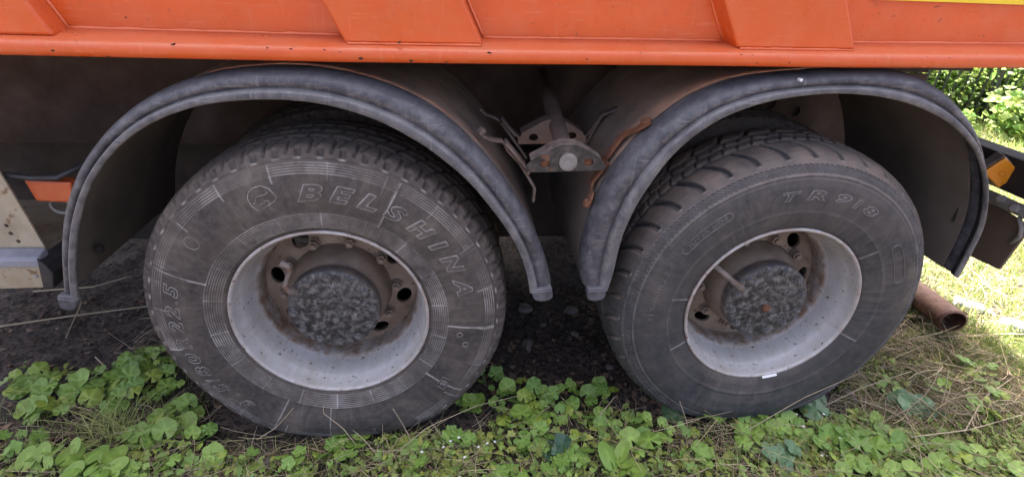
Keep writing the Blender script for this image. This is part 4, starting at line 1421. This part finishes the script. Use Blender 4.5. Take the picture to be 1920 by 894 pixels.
# x, y, half-width, half-depth, leaves, leaf width, kind, label
PLANTS = [
    (-1.28, 0.32, .07, .07, 6, .070, 'round', 'mallow clump under the cream side box at the picture edge'),
    (-1.08, 0.19, .085, .07, 7, .082, 'round', 'mallow with big folded leaves beside bare soil below the cream box'),
    (-0.99, 0.27, .08, .07, 7, .066, 'round', 'mallow clump behind the big folded leaves under the mudguard end'),
    (-0.97, 0.39, .06, .06, 5, .052, 'round', 'small mallow rooted on dark soil under the mudguard tip'),
    (-0.87, 0.41, .075, .07, 7, .072, 'round', 'dense mallow standing highest beside the lettered tyre'),
    (-0.78, 0.36, .05, .06, 5, .058, 'round', 'shaded mallow pressed against the lettered tyre tread'),
    (-0.86, 0.21, .06, .06, 5, .050, 'round', 'thin mallow on open soil behind the dry grass tuft'),
    (-0.63, 0.10, .065, .07, 7, .078, 'round', 'mallow with broad leaves against the size numbers of the tyre'),
    (-0.52, 0.02, .055, .05, 5, .055, 'round', 'low mallow in front of the tyre beside the dry straw'),
    (-0.92, -0.07, .09, .04, 9, .045, 'oval', 'oval leaved weed with long leaves at the lower picture edge'),
    (-0.78, -0.09, .08, .06, 14, .046, 'oval', 'bushy oval leaved weed below the dry grass tuft'),
    (-0.66, -0.13, .07, .035, 6, .055, 'round', 'mallow cut by the lower picture edge beside the bushy oval weed'),
    (-0.41, -0.07, .035, .03, 3, .085, 'round', 'mallow with one big flat leaf in straw before the lettered tyre'),
    (-0.31, -0.09, .03, .03, 3, .040, 'round', 'tiny mallow next to the one with a big flat leaf'),
    (-0.15, -0.13, .05, .04, 5, .042, 'jag', 'small jagged weed beside the grey stone in front of the tyre'),
    (0.00, -0.09, .05, .05, 5, .055, 'jag', 'jagged weed below the rim of the lettered wheel'),
    (0.02, -0.005, .035, .03, 4, .070, 'round', 'mallow touching the lowest part of the lettered tyre'),
    (0.43, 0.10, .04, .04, 4, .062, 'round', 'mallow with a split leaf against the lettered tyre edge'),
    (0.50, 0.23, .04, .06, 4, .060, 'jag', 'upright leafy weed in the shade behind the lettered tyre edge'),
    (0.53, 0.09, .03, .03, 3, .045, 'round', 'two lobed little mallow just beside the split leaf one'),
    (0.61, 0.15, .065, .06, 8, .062, 'round', 'densest mallow in the gap between the wheels'),
    (0.67, 0.10, .05, .05, 5, .052, 'round', 'mallow in front of the densest clump in the wheel gap'),
    (0.74, 0.14, .045, .04, 5, .058, 'round', 'mallow bordering the brown litter in the wheel gap'),
    (0.57, 0.02, .04, .035, 3, .062, 'round', 'mallow with three leaves in a row nearest the lettered tyre'),
    (0.65, 0.03, .045, .04, 4, .070, 'round', 'broad leaved mallow in the middle of the wheel gap'),
    (0.73, 0.02, .045, .035, 5, .038, 'round', 'small leaved mallow next to the broad leaved one'),
    (0.84, 0.20, .025, .025, 3, .046, 'round', 'lone mallow seedling on the litter highest in the wheel gap'),
    (0.80, 0.05, .03, .03, 4, .048, 'round', 'little mallow below the lone seedling on the litter'),
    (0.91, 0.12, .04, .045, 4, .056, 'round', 'mallow with paired leaves at the dark tyre side of the gap'),
    (0.96, 0.17, .03, .03, 2, .056, 'round', 'mallow with a single raised leaf on litter near the dark tyre'),
    (0.91, 0.02, .05, .04, 6, .045, 'round', 'low mallow with curled leaves in front of the paired leaves'),
    (0.65, -0.08, .055, .05, 6, .060, 'jag', 'deeply veined weed in front of the wheel gap'),
    (0.79, -0.06, .03, .03, 3, .052, 'round', 'pale mallow behind the dark ivy'),
    (0.71, -0.12, .03, .025, 4, .060, 'ivy', 'dark glossy ivy sprig among bright green leaves'),
    (0.78, -0.15, .04, .035, 4, .055, 'jag', 'light three lobed weed beside the dark ivy'),
    (0.92, -0.06, .045, .04, 6, .034, 'round', 'tiny leaved mallow between ivy and the largest mallow'),
    (1.02, -0.09, .04, .05, 4, .085, 'round', 'largest pale mallow with an upright pair of leaves'),
    (1.03, -0.01, .045, .035, 4, .055, 'round', 'mallow behind the largest pale mallow'),
    (1.12, -0.07, .035, .035, 4, .046, 'round', 'small mallow between the largest pale one and the dark tyre'),
    (1.21, -0.06, .035, .035, 3, .050, 'round', 'mallow with cupped leaves below the dark tyre'),
    (1.19, 0.02, .04, .03, 4, .062, 'blue', 'bluish frilled weed against the dark tyre'),
    (1.31, -0.005, .035, .03, 3, .068, 'round', 'yellowish mallow with one round leaf against the dark tyre'),
    (0.56, -0.21, .05, .03, 6, .042, 'jag', 'jagged weed at the lower picture edge before the gap'),
    (0.73, -0.20, .07, .03, 7, .044, 'jag', 'leafy jagged weed directly below the dark ivy'),
    (0.92, -0.20, .045, .035, 5, .050, 'oval', 'oval leaved weed at the lower picture edge'),
    (1.56, 0.04, .055, .05, 5, .085, 'round', 'large mallow rosette covering the foot of the dark tyre'),
    (1.73, 0.07, .055, .055, 5, .085, 'blue', 'frilled weed with a broad toothed leaf by the tan stone'),
    (1.46, -0.03, .06, .05, 7, .052, 'jag', 'jagged weed just in front of the large rosette'),
    (1.58, -0.06, .06, .05, 7, .062, 'round', 'mallow filling the space before the large rosette'),
    (1.40, -0.12, .05, .05, 6, .050, 'jag', 'loose jagged weed in straw before the dark tyre'),
    (1.70, -0.11, .07, .06, 8, .075, 'jag', 'nettle like weed with toothed pale leaves before the tan stone'),
    (1.81, -0.14, .055, .06, 7, .075, 'jag', 'second toothed pale weed farther from the dark tyre'),
    (1.49, -0.19, .07, .045, 8, .055, 'blue', 'bluish low weed in the grass before the dark tyre'),
    (1.72, -0.23, .07, .04, 8, .055, 'round', 'mallow at the lower picture edge before the toothed weeds'),
    (2.15, 0.12, .055, .06, 8, .055, 'round', 'mallow mound in straw beyond the tan stone'),
    (2.17, 0.03, .05, .05, 5, .085, 'blue', 'weed with two large drooping bluish leaves in straw'),
    (1.92, -0.08, .05, .04, 5, .045, 'round', 'single small mallow between the stone and the toothed weeds'),
    (2.61, 0.20, .055, .05, 6, .062, 'round', 'mallow in straw straight below the first plastic bottle'),
    (2.55, 0.09, .05, .05, 5, .056, 'round', 'mallow nearer than the one below the bottle'),
    (2.33, 0.09, .04, .03, 3, .045, 'round', 'sparse mallow in the middle of the dry straw'),
    (1.97, -0.16, .06, .045, 8, .052, 'round', 'spreading mallow at the edge of the dry straw'),
    (2.08, -0.18, .055, .04, 7, .050, 'round', 'mallow beside the spreading one in front of the straw'),
    (2.18, -0.23, .06, .04, 7, .058, 'round', 'mallow with flat leaves near the picture corner'),
    (1.86, -0.26, .06, .035, 7, .050, 'round', 'mallow at the lower edge between the toothed weeds and straw'),
    (2.03, -0.28, .06, .03, 6, .050, 'round', 'mallow at the lower edge below the spreading one'),
    (2.27, -0.27, .05, .04, 6, .055, 'round', 'mallow closest to the picture corner'),
    (1.18, -0.20, .055, .04, 7, .045, 'jag', 'jagged weed with orange brown dead leaf below the dark tyre'),
    (-1.17, 0.27, .06, .05, 5, .066, 'round', 'mallow squeezed between the picture edge clump and the big folded leaves'),
    (-0.93, 0.33, .06, .05, 5, .060, 'round', 'mallow in the middle of the green band below the mudguard tip'),
    (-0.72, 0.25, .05, .05, 5, .056, 'round', 'mallow in the shade of the lettered tyre above the broad leaved one'),
    (-0.70, 0.03, .05, .04, 5, .058, 'round', 'mallow growing out of the long grass tuft towards the tyre'),
    (-0.53, -0.09, .05, .04, 5, .046, 'jag', 'jagged weed in straw between the bushy oval weed and the tyre'),
    (-1.06, 0.00, .06, .05, 6, .040, 'jag', 'low jagged weed on soil at the lower picture corner under the box'),
    (0.25, -0.12, .06, .05, 7, .046, 'jag', 'jagged weed with white flowers before the scuffed lettered tyre'),
    (0.38, -0.06, .05, .04, 6, .044, 'jag', 'jagged weed next to the split leaf mallow at the lettered tyre'),
    (2.42, -0.02, .05, .05, 6, .052, 'round', 'mallow on the straw between the sparse one and the picture edge'),
    (-1.33, 0.42, .012, .012, 2, .03, 'round', 'tiny seedling alone on dark soil under the cream box'),
]
for (x, y, rx, ry, n, s, kind, label) in PLANTS:
    nm, ct = {'round': ('mallow_plant', 'plant'), 'jag': ('jagged_weed', 'plant'), 'blue': ('bluish_weed', 'plant'), 'ivy': ('ivy_sprig', 'plant'), 'oval': ('oval_leaved_weed', 'plant')}[kind]
    plant(nm, ct, x, y, rx, ry, n, s, kind, label)


# ------------------------------------------------------------------ grass, straw, low weeds, litter: masses
def pts_in(zones, n, rg):
    """zones: (x0,x1,y0,y1,weight)"""
    w = np.array([z[4] * (z[1] - z[0]) * (z[3] - z[2]) for z in zones])
    k = rg.choice(len(zones), n, p=w / w.sum())
    Z = np.array(zones)[k]
    return np.stack([rg.uniform(Z[:, 0], Z[:, 1]), rg.uniform(Z[:, 2], Z[:, 3])], 1)


def keep_clear(P):
    """not inside the wheels"""
    ok = np.ones(len(P), bool)
    for cx in (0, D):
        ok &= ~((np.abs(P[:, 0] - cx) < 0.28) & (P[:, 1] > -0.01))
    return P[ok]


def blades(P, hmin, hmax, width, lean, cols, rg, base=None, flat=False):
    n = len(P)
    h = rg.uniform(hmin, hmax, n)
    a = rg.uniform(0, 2 * PI, n)
    ln = np.abs(rg.normal(lean, 0.35 * lean + 0.1, n))
    d = np.stack([np.cos(a), np.sin(a)], 1)
    sd = np.stack([-np.sin(a), np.cos(a)], 1)
    fa = rg.uniform(0, 2 * PI, n)
    sd = np.stack([np.cos(fa), np.sin(fa)], 1)
    z0 = ground_h(P[:, 0], P[:, 1]) - 0.004 + (0 if base is None else base)
    V = np.zeros((n, 7, 3))
    for k, (t, w) in enumerate(((0, 1.0), (0.4, 0.85), (0.75, 0.55), (1.0, 0.0))):
        off = ln * h * t ** 1.7
        cx = P[:, 0] + d[:, 0] * off
        cy = P[:, 1] + d[:, 1] * off
        cz = z0 + h * t * np.sqrt(np.maximum(0.05, 1 - 0.55 * np.minimum(ln, 1.3) * t))
        if k < 3:
            V[:, 2 * k] = np.stack([cx - sd[:, 0] * width * w, cy - sd[:, 1] * width * w, cz], 1)
            V[:, 2 * k + 1] = np.stack([cx + sd[:, 0] * width * w, cy + sd[:, 1] * width * w, cz], 1)
        else:
            V[:, 6] = np.stack([cx, cy, cz], 1)
    q = np.arange(n)[:, None] * 7
    F = np.concatenate([q + np.array([0, 1, 3]), q + np.array([0, 3, 2]), q + np.array([2, 3, 5]), q + np.array([2, 5, 4]), q + np.array([4, 5, 6])], 0)
    cols = np.array(cols)
    c = cols[rg.integers(0, len(cols), n)] * rg.uniform(0.75, 1.25, (n, 1))
    return V.reshape(-1, 3), F, np.repeat(c, 7, 0)


GREENS = [(1, 1, 1), (1.25, 1.2, 1.1), (0.8, 0.9, 0.8), (1.5, 1.25, 1.2), (1.9, 1.45, 1.6)]
near = [(-1.5, -0.55, -0.2, 0.22, 1.0), (-0.55, 0.5, -0.3, -0.02, 2.0), (0.5, 1.1, -0.35, 0.0, 1.1), (1.1, 1.9, -0.35, 0.0, 2.0), (1.9, 3.0, -0.5, 0.35, 1.4), (2.5, 3.3, 0.1, 0.5, 3.0), (1.95, 2.9, -0.2, 0.5, 2.2), (-0.8, -0.55, 0.2, 0.4, .4), (0.5, 1.0, 0.0, 0.16, .25)]
P = keep_clear(pts_in(near, 15000, RNG))
V, F, T = blades(P, 0.02, 0.085, 0.0013, 0.5, GREENS, RNG)
tag(link('grass', np_mesh('grass', V, F, M['grass'], False, None, T)), 'short green grass blades growing in front of the wheels', 'grass', None, 'stuff')
# a taller tuft of dry and green blades over the bare soil
P = np.array([-0.80, 0.07]) + RNG.normal(0, 1, (150, 2)) * np.array([0.05, 0.035])
V, F, T = blades(P, 0.09, 0.2, 0.0016, 0.85, [(1.3, 1.2, 1.2), (2.2, 1.6, 2.2), (2.6, 1.9, 2.8)], RNG)
tag(link('grass_tuft', np_mesh('grass_tuft', V, F, M['grass'], False, None, T)), 'tuft of long bent half dry grass on soil near the lettered tyre', 'grass tuft')
# sunlit lawn behind the truck, out to the fence
lawn = [(2.6, 4.6, 0.35, 2.2, 3.0), (2.9, 7.5, 2.0, 4.9, 1.5), (4.6, 9.5, 0.3, 5.0, 0.8)]
P = pts_in(lawn, 46000, RNG)
V, F, T = blades(P, 0.04, 0.14, 0.0028, 0.6, GREENS[:4] + [(2.4, 1.6, 2.2)], RNG)
tag(link('lawn_grass', np_mesh('lawn_grass', V, F, M['grass'], False, None, T)), 'sunlit grass between the truck tail and the fence', 'grass', None, 'stuff')


def stalks(P, L0, L1, rad, zmax, cols, rg, az=None):
    n = len(P)
    a = rg.uniform(0, 2 * PI, n) if az is None else rg.normal(az, 0.7, n)
    L = rg.uniform(L0, L1, n)
    sl = np.abs(rg.normal(0, 0.22, n))
    bend = rg.normal(0, 0.35, n)
    z0 = ground_h(P[:, 0], P[:, 1]) + rg.uniform(0.002, zmax, n)
    K = 5
    V = np.zeros((n, K, 3, 3))
    for k in range(K):
        t = k / (K - 1) - 0.5
        aa = a + bend * t
        c = np.stack([P[:, 0] + np.cos(aa) * L * t, P[:, 1] + np.sin(aa) * L * t, z0 + sl * L * (t + 0.5) + 0.02 * L * np.cos(5 * t)], 1)
        nx = np.stack([-np.sin(aa), np.cos(aa), np.zeros(n)], 1)
        w = rad * rg.uniform(0.7, 1.2, n) * (1 - 0.4 * (t + 0.5))
        for m_, (p, q) in enumerate(((1, -0.5), (-1, -0.5), (0, 1))):
            V[:, k, m_] = c + nx * (w * p)[:, None] + np.array([0, 0, 1.0]) * (w * q)[:, None]
    idx = np.arange(n)[:, None] * K * 3
    Fs = []
    for k in range(K - 1):
        for m_ in range(3):
            m2 = (m_ + 1) % 3
            Fs.append(idx + np.array([k * 3 + m_, k * 3 + m2, (k + 1) * 3 + m2, (k + 1) * 3 + m_]))
    cols = np.array(cols)
    c = cols[rg.integers(0, len(cols), n)] * rg.uniform(0.7, 1.3, (n, 1))
    return V.reshape(-1, 3), np.concatenate(Fs, 0), np.repeat(c, K * 3, 0)


STRAW = [(1, 1, 1), (1.25, 1.2, 1.2), (0.7, 0.68, 0.65), (0.5, 0.42, 0.36), (1.1, 1.15, 0.85)]
sz = [(1.95, 2.75, -0.05, 0.5, 3.6), (1.85, 3.2, -0.45, 0.1, 2.0), (-0.5, 0.45, -0.3, -0.0, 2.2), (1.1, 1.5, -0.3, -0.0, 2.5), (1.5, 1.95, -0.35, 0.1, 1.2), (-1.4, -0.5, -0.2, 0.2, 1.0), (0.45, 1.1, -0.3, 0.1, 0.9),
      (-0.98, -0.6, 0.4, 0.75, 1.2), (2.6, 3.6, 0.4, 1.2, 1.2)]
P = keep_clear(pts_in(sz, 5200, RNG))
far_ = P[:, 0] > 1.95
nearP = P[~far_]
P = np.r_[nearP, P[far_]]
nL = len(P) - 650
V1, F1, T1 = stalks(P[:nL], 0.04, 0.2, 0.0011, 0.035, STRAW, RNG)
V2, F2, T2 = stalks(P[nL:], 0.10, 0.32, 0.0018, 0.05, STRAW, RNG)
V, F, T = np.r_[V1, V2], np.r_[F1, F2 + len(V1)], np.r_[T1, T2]
tag(link('dry_straw', np_mesh('dry_straw', V, F, M['straw'], False, None, T)), 'pale dry grass stalks lying around the wheels', 'straw', None, 'stuff')

# small lobed weeds: leaflets on short stems
def weeds(P, rg, s0, s1, hmax):
    Vs, Fs, Ts = [], [], []
    base = 0
    for (x, y) in P:
        s = rg.uniform(s0, s1)
        a = rg.uniform(0, 2 * PI)
        z = gz(x, y) + rg.uniform(0.008, hmax)
        til, til2 = rg.normal(0.25, 0.3), rg.normal(0, 0.35)
        col = np.array((1, 1, 1)) * rg.uniform(0.7, 1.3) * np.array((rg.uniform(0.85, 1.35), 1, rg.uniform(0.8, 1.1)))
        nl = rg.integers(3, 6)
        for k in range(nl):
            b = a + (k - (nl - 1) / 2) * (2.0 / max(2, nl - 1)) * 1.1
            L_ = s * (1 - 0.25 * abs(k - (nl - 1) / 2) / nl)
            w = L_ * 0.24
            pts = [(0, 0), (0.45 * L_, -w), (0.72 * L_, -w * 0.95), (L_, 0), (0.72 * L_, w * 0.95), (0.45 * L_, w), (0.6 * L_, 0)]
            for u, v in pts:
                px, py = u * math.cos(b) - v * math.sin(b), u * math.sin(b) + v * math.cos(b)
                Vs.append((x + px, y + py, z + til * py + til2 * px - 0.25 * abs(v) * (1 if k % 2 else -1) - 0.3 * (u * u) / max(s, .001)))
                Ts.append(col)
            Fs += [(base, base + 1, base + 6, base + 5), (base + 1, base + 2, base + 3, base + 6), (base + 6, base + 3, base + 4, base + 5)]
            base += 7
    return np.array(Vs), np.array(Fs), np.array(Ts)


wz = [(0.1, 0.55, -0.3, -0.02, 3.2), (-0.5, 0.1, -0.3, -0.08, 1.6), (0.55, 1.05, -0.35, -0.05, 2.2), (1.05, 1.4, -0.35, -0.12, 2.0), (1.4, 2.0, -0.42, 0.02, 4.0), (2.0, 2.6, -0.5, -0.1, 3.0), (-1.4, -0.5, -0.25, 0.02, 1.6),
      (-1.3, -0.7, 0.2, 0.42, 0.5), (2.0, 2.8, -0.1, 0.3, 0.8), (0.5, 1.1, -0.05, 0.1, 0.7)]
P = keep_clear(pts_in(wz, 5000, RNG))
V, F, T = weeds(P, RNG, 0.011, 0.024, 0.045)
tag(link('low_weeds', np_mesh('low_weeds', V, F, M['weed'], False, None, T)), 'small lobed green weeds covering the ground before the wheels', 'weeds', None, 'stuff')

# brown litter: flakes of dead leaves and crumbs of soil on the bare ground
lz = [(0.45, 1.2, 0.0, 0.95, 3.0), (-1.7, -0.5, -0.2, 1.0, 1.0), (-0.5, 0.5, -0.35, 0.0, 1.5), (1.1, 3.0, -0.5, 0.5, 1.2)]
P = pts_in(lz, 4200, RNG)
n = len(P)
s = RNG.uniform(0.004, 0.015, n) * RNG.choice([0.6, 1, 1.4], n)
a = RNG.uniform(0, 2 * PI, n)
V = np.zeros((n, 4, 3))
zt = ground_h(P[:, 0], P[:, 1]) + RNG.uniform(0.001, 0.010, n)
for k in range(4):
    aa = a + k * PI / 2 + RNG.uniform(-0.4, 0.4, n)
    rr = s * RNG.uniform(0.5, 1.2, n)
    V[:, k] = np.stack([P[:, 0] + rr * np.cos(aa), P[:, 1] + rr * np.sin(aa), zt + RNG.normal(0, 0.35, n) * rr], 1)
cl = np.array([(1, 1, 1), (0.5, 0.45, 0.42), (1.7, 1.6, 1.5), (0.7, 0.6, 0.5), (2.1, 1.9, 1.6)])
T = np.repeat(cl[RNG.integers(0, 5, n)] * RNG.uniform(0.7, 1.2, (n, 1)), 4, 0)
tag(link('leaf_litter', np_mesh('leaf_litter', V.reshape(-1, 3), np.arange(n * 4).reshape(-1, 4), M['litter'], False, None, T)), 'brown crumbs and dead leaf flakes on the soil', 'leaf litter', None, 'stuff')
# tiny white flowers
P = np.r_[pts_in([(0.25, 0.55, -0.25, -0.05, 1)], 14, RNG), pts_in([(1.6, 1.9, -0.2, 0.0, 1)], 10, RNG)]
bm = bmesh.new()
for x, y in P:
    z = gz(x, y) + random.uniform(0.03, 0.065)
    a0 = random.uniform(0, 6)
    for k in range(5):
        a = a0 + k * 2 * PI / 5
        c, s_ = math.cos(a), math.sin(a)
        q = [bm.verts.new((x + u * c - v * s_, y + u * s_ + v * c, z + 0.3 * u)) for u, v in ((0, 0), (0.0035, -0.002), (0.006, 0), (0.0035, 0.002))]
        bm.faces.new(q)
o = bm_obj('white_flowers', bm, M['flower'], None)
tag(o, 'tiny white chickweed flowers scattered among the low weeds', 'flowers', None, 'stuff')


# long pale stalks one can tell apart
def stalk(pts, r, label, mname='straw'):
    bm = bmesh.new()
    P = np.array(pts)
    Q = catmull(P, 14) if len(P) > 2 else np.linspace(P[0], P[1], 8)
    add_tube(bm, Q, [r * (1 - 0.5 * k / len(Q)) for k in range(len(Q))], 6)
    o = bm_obj('dry_stalk', bm, M[mname], None, True)
    at = o.data.attributes.new('tint', 'FLOAT_COLOR', 'POINT')
    at.data.foreach_set('color', np.ones(len(o.data.vertices) * 4, np.float32))
    tag(o, label, 'stalk', 'long dry stalks')


stalk([(-1.70, 0.64, 0.02), (-1.35, 0.72, 0.03), (-1.0, 0.80, 0.03), (-0.78, 0.83, 0.02)], 0.0045, 'long pale stalk lying across dark soil under the cream box')
stalk([(-1.42, 0.92, 0.02), (-1.31, 0.78, 0.06), (-1.27, 0.58, 0.02)], 0.004, 'forked upright stalk crossing the long pale one')
stalk([(-1.62, 0.93, 0.03), (-1.35, 0.93, 0.05), (-1.2, 1.0, 0.07)], 0.0045, 'dim crooked stalk deepest under the cream box')
stalk([(-1.08, 0.45, 0.02), (-0.98, 0.36, 0.03)], 0.003, 'short straight stalk pointing at the mallow by the mudguard tip')
stalk([(-0.30, -0.02, 0.03), (-0.22, -0.035, 0.10), (-0.15, -0.04, 0.19)], 0.0016, 'thin upright stalk leaning on the lettered tyre below the rim')
stalk([(0.05, -0.06, 0.0), (0.0, -0.05, 0.10), (-0.06, -0.045, 0.17), (-0.05, -0.045, 0.20)], 0.0018, 'kinked stalk in front of the middle of the lettered tyre')
stalk([(0.24, -0.07, 0.0), (0.20, -0.05, 0.10), (0.17, -0.05, 0.18)], 0.0018, 'upright stalk before the scuffed patch of the lettered tyre')
stalk([(0.15, -0.12, 0.02), (0.28, -0.05, 0.09), (0.45, 0.0, 0.13), (0.60, 0.03, 0.14)], 0.0016, 'long arching stalk bowed over the lettered tyre foot')
stalk([(1.22, -0.06, 0.0), (1.20, -0.05, 0.07), (1.16, -0.045, 0.16)], 0.002, 'upright stalk standing before the dark tyre')
stalk([(1.40, -0.09, 0.04), (1.62, -0.05, 0.16), (1.85, 0.0, 0.22)], 0.0015, 'long arching stalk bowed across the dark tyre foot')
stalk([(1.78, 0.02, 0.04), (1.95, 0.06, 0.09), (2.2, 0.12, 0.11)], 0.002, 'arching stalk springing from the tan stone')
stalk([(2.25, -0.12, 0.03), (2.45, 0.02, 0.05), (2.68, 0.12, 0.06)], 0.0028, 'straight pale stalk lying on top of the straw')
stalk([(2.0, -0.15, 0.05), (2.25, -0.13, 0.05), (2.55, -0.06, 0.04)], 0.0025, 'long pale stalk lying lowest on the straw near the picture corner')
stalk([(2.72, 0.40, 0.05), (2.95, 0.42, 0.04), (3.25, 0.38, 0.05)], 0.004, 'thick pale stalk lying between the pipe mouth and the bottles')
stalk([(0.86, -0.02, 0.0), (0.90, 0.01, 0.05), (0.96, 0.05, 0.10)], 0.002, 'leaning stalk among the mallows of the wheel gap', 'straw')

# ================================================================== FENCE AND SHRUBS BEHIND
fence = empty('iron_fence', (5.9, 4.35, 0))
tag(fence, 'black iron bar fence in front of the shrubs behind the truck', 'fence')
bar_bm = bmesh.new()
add_box(bar_bm, -0.008, 0.008, -0.008, 0.008, 0.0, 1.75)
bar_me = bpy.data.meshes.new('bar')
bar_bm.to_mesh(bar_bm and bar_me)
bar_bm.free()
bar_me.materials.append(M['iron'])
post_bm = bmesh.new()
add_box(post_bm, -0.03, 0.03, -0.03, 0.03, 0.0, 1.9)
post_me = bpy.data.meshes.new('post')
post_bm.to_mesh(post_me)
post_bm.free()
post_me.materials.append(M['iron'])
for k in range(-24, 30):
    if k % 18 == 5:
        link('post', post_me, fence, (k * 0.125, 0.0, 0))
    else:
        link('bar', bar_me, fence, (k * 0.125, 0.0, 0.06))
for z in (0.18, 1.62):
    bm = bmesh.new()
    add_box(bm, -3.05, 3.7, 0.012, 0.032, z, z + 0.04)
    bm_obj('rail', bm, M['iron'], fence)


def shrub(x, y, h, w, n, leaf, label, seed, tn):
    rg = np.random.default_rng(seed)
    t = empty('shrub', (x, y, 0))
    tag(t, label, 'shrub', 'shrubs along the fence')
    bm = bmesh.new()
    tips = []
    for k in range(14):
        a = rg.uniform(0, 2 * PI)
        q = rg.uniform(0.25, 1)
        tip = np.array([w * q * math.cos(a), w * 0.7 * q * math.sin(a), h * rg.uniform(0.45, 1.0)])
        mid = tip * np.array([0.45, 0.45, 0.55]) + rg.normal(0, 0.05, 3)
        add_tube(bm, [(0.1 * tip[0], 0.1 * tip[1], -0.02), mid, tip], [0.014, 0.009, 0.004], 5)
        tips += [mid, tip, (mid + tip) / 2, mid * 0.6 + np.array([0, 0, .05])]
    bm_obj('stem', bm, M['wood'], t, True)
    tips = np.array(tips)
    c = tips[rg.integers(0, len(tips), n)] + rg.normal(0, 1, (n, 3)) * np.array([w * 0.22, w * 0.2, h * 0.13])
    low = rg.random(n) < 0.4
    c[:, 2] = np.where(low, rg.uniform(0.02, 0.7 * h, n), np.abs(c[:, 2]) + 0.03)
    c[:, 1] -= np.where(low, 0.25 * w, 0)
    s = leaf * rg.uniform(0.6, 1.3, n)
    a = rg.uniform(0, 2 * PI, n)
    u = np.stack([np.cos(a), np.sin(a), rg.normal(-0.25, 0.35, n)], 1)
    u /= np.linalg.norm(u, axis=1)[:, None]
    v = np.cross(u, rg.normal(0, 0.4, (n, 3)) + np.array([-0.15, -0.7, 0.75]))
    v /= np.linalg.norm(v, axis=1)[:, None]
    nn = np.cross(u, v)
    V = np.zeros((n, 6, 3))
    for k, (p, q, r) in enumerate(((0, 0, 0), (0.4, 0.33, 0.06), (0.75, 0.26, 0.03), (1.0, 0, -0.06), (0.75, -0.26, 0.03), (0.4, -0.33, 0.06))):
        V[:, k] = c + (u * p + v * q + nn * r) * s[:, None]
    idx = np.arange(n)[:, None] * 6
    F = np.concatenate([idx + np.array([0, 1, 2, 3]), idx + np.array([0, 3, 4, 5])], 0)
    T = np.repeat(np.array(tn) * rg.uniform(0.7, 1.35, (n, 1)) * np.stack([rg.uniform(0.85, 1.25, n), np.ones(n), rg.uniform(0.7, 1.1, n)], 1), 6, 0)
    o = link('foliage', np_mesh('foliage', V.reshape(-1, 3), F, M['bush'], False, None, T), t)
    o['kind'] = 'stuff'


shrub(4.70, 5.30, 1.25, 0.85, 5000, 0.085, 'tall light green shrub seen just past the mudguard behind the fence', 1, (1.1, 1.05, 1))
shrub(5.80, 5.30, 1.2, 0.85, 5000, 0.095, 'leafy shrub behind the fence post', 2, (1, 1, 1))
shrub(6.90, 5.30, 1.2, 0.9, 5000, 0.095, 'broad shrub behind the fence at the picture edge', 3, (0.95, 1, 1))
shrub(6.60, 3.80, 0.40, 0.45, 1100, 0.10, 'low pale shrub in front of the fence', 4, (1.15, 1.1, 1.1))
shrub(5.55, 3.90, 0.30, 0.35, 700, 0.08, 'small low shrub at the foot of the fence by the mudguard', 5, (1, 1.05, 0.9))
shrub(5.10, 6.70, 1.5, 1.1, 2600, 0.13, 'taller shrub farther back behind the fence shrubs', 6, (1.1, 1.1, 1))
shrub(7.10, 6.70, 1.5, 1.2, 2600, 0.13, 'farthest broad shrub standing back behind the fence', 7, (1.1, 1.1, 1))
shrub(3.60, 5.70, 1.5, 1.0, 2600, 0.12, 'shrub behind the fence hidden mostly by the truck', 8, (0.85, 0.9, 0.8))
shrub(8.30, 5.60, 1.7, 1.0, 3000, 0.11, 'wide shrub behind the far end of the fence', 9, (1, 1, 0.9))
shrub(6.20, 6.90, 1.5, 1.4, 3200, 0.14, 'high shrub in the second row behind the fence post', 10, (1.1, 1.1, 1))
shrub(8.90, 7.10, 1.5, 1.5, 3200, 0.14, 'high shrub in the second row beyond the far end of the fence', 11, (1.1, 1.1, 1))
shrub(6.0, 4.85, 1.0, 0.65, 6500, 0.055, 'bright small leaved shrub pressed against the back of the fence by the mudguard', 12, (1.15, 1.1, 1))
shrub(6.95, 4.9, 1.0, 0.7, 6500, 0.06, 'bright shrub pressed against the back of the fence right of its post', 13, (1.1, 1.05, 1))
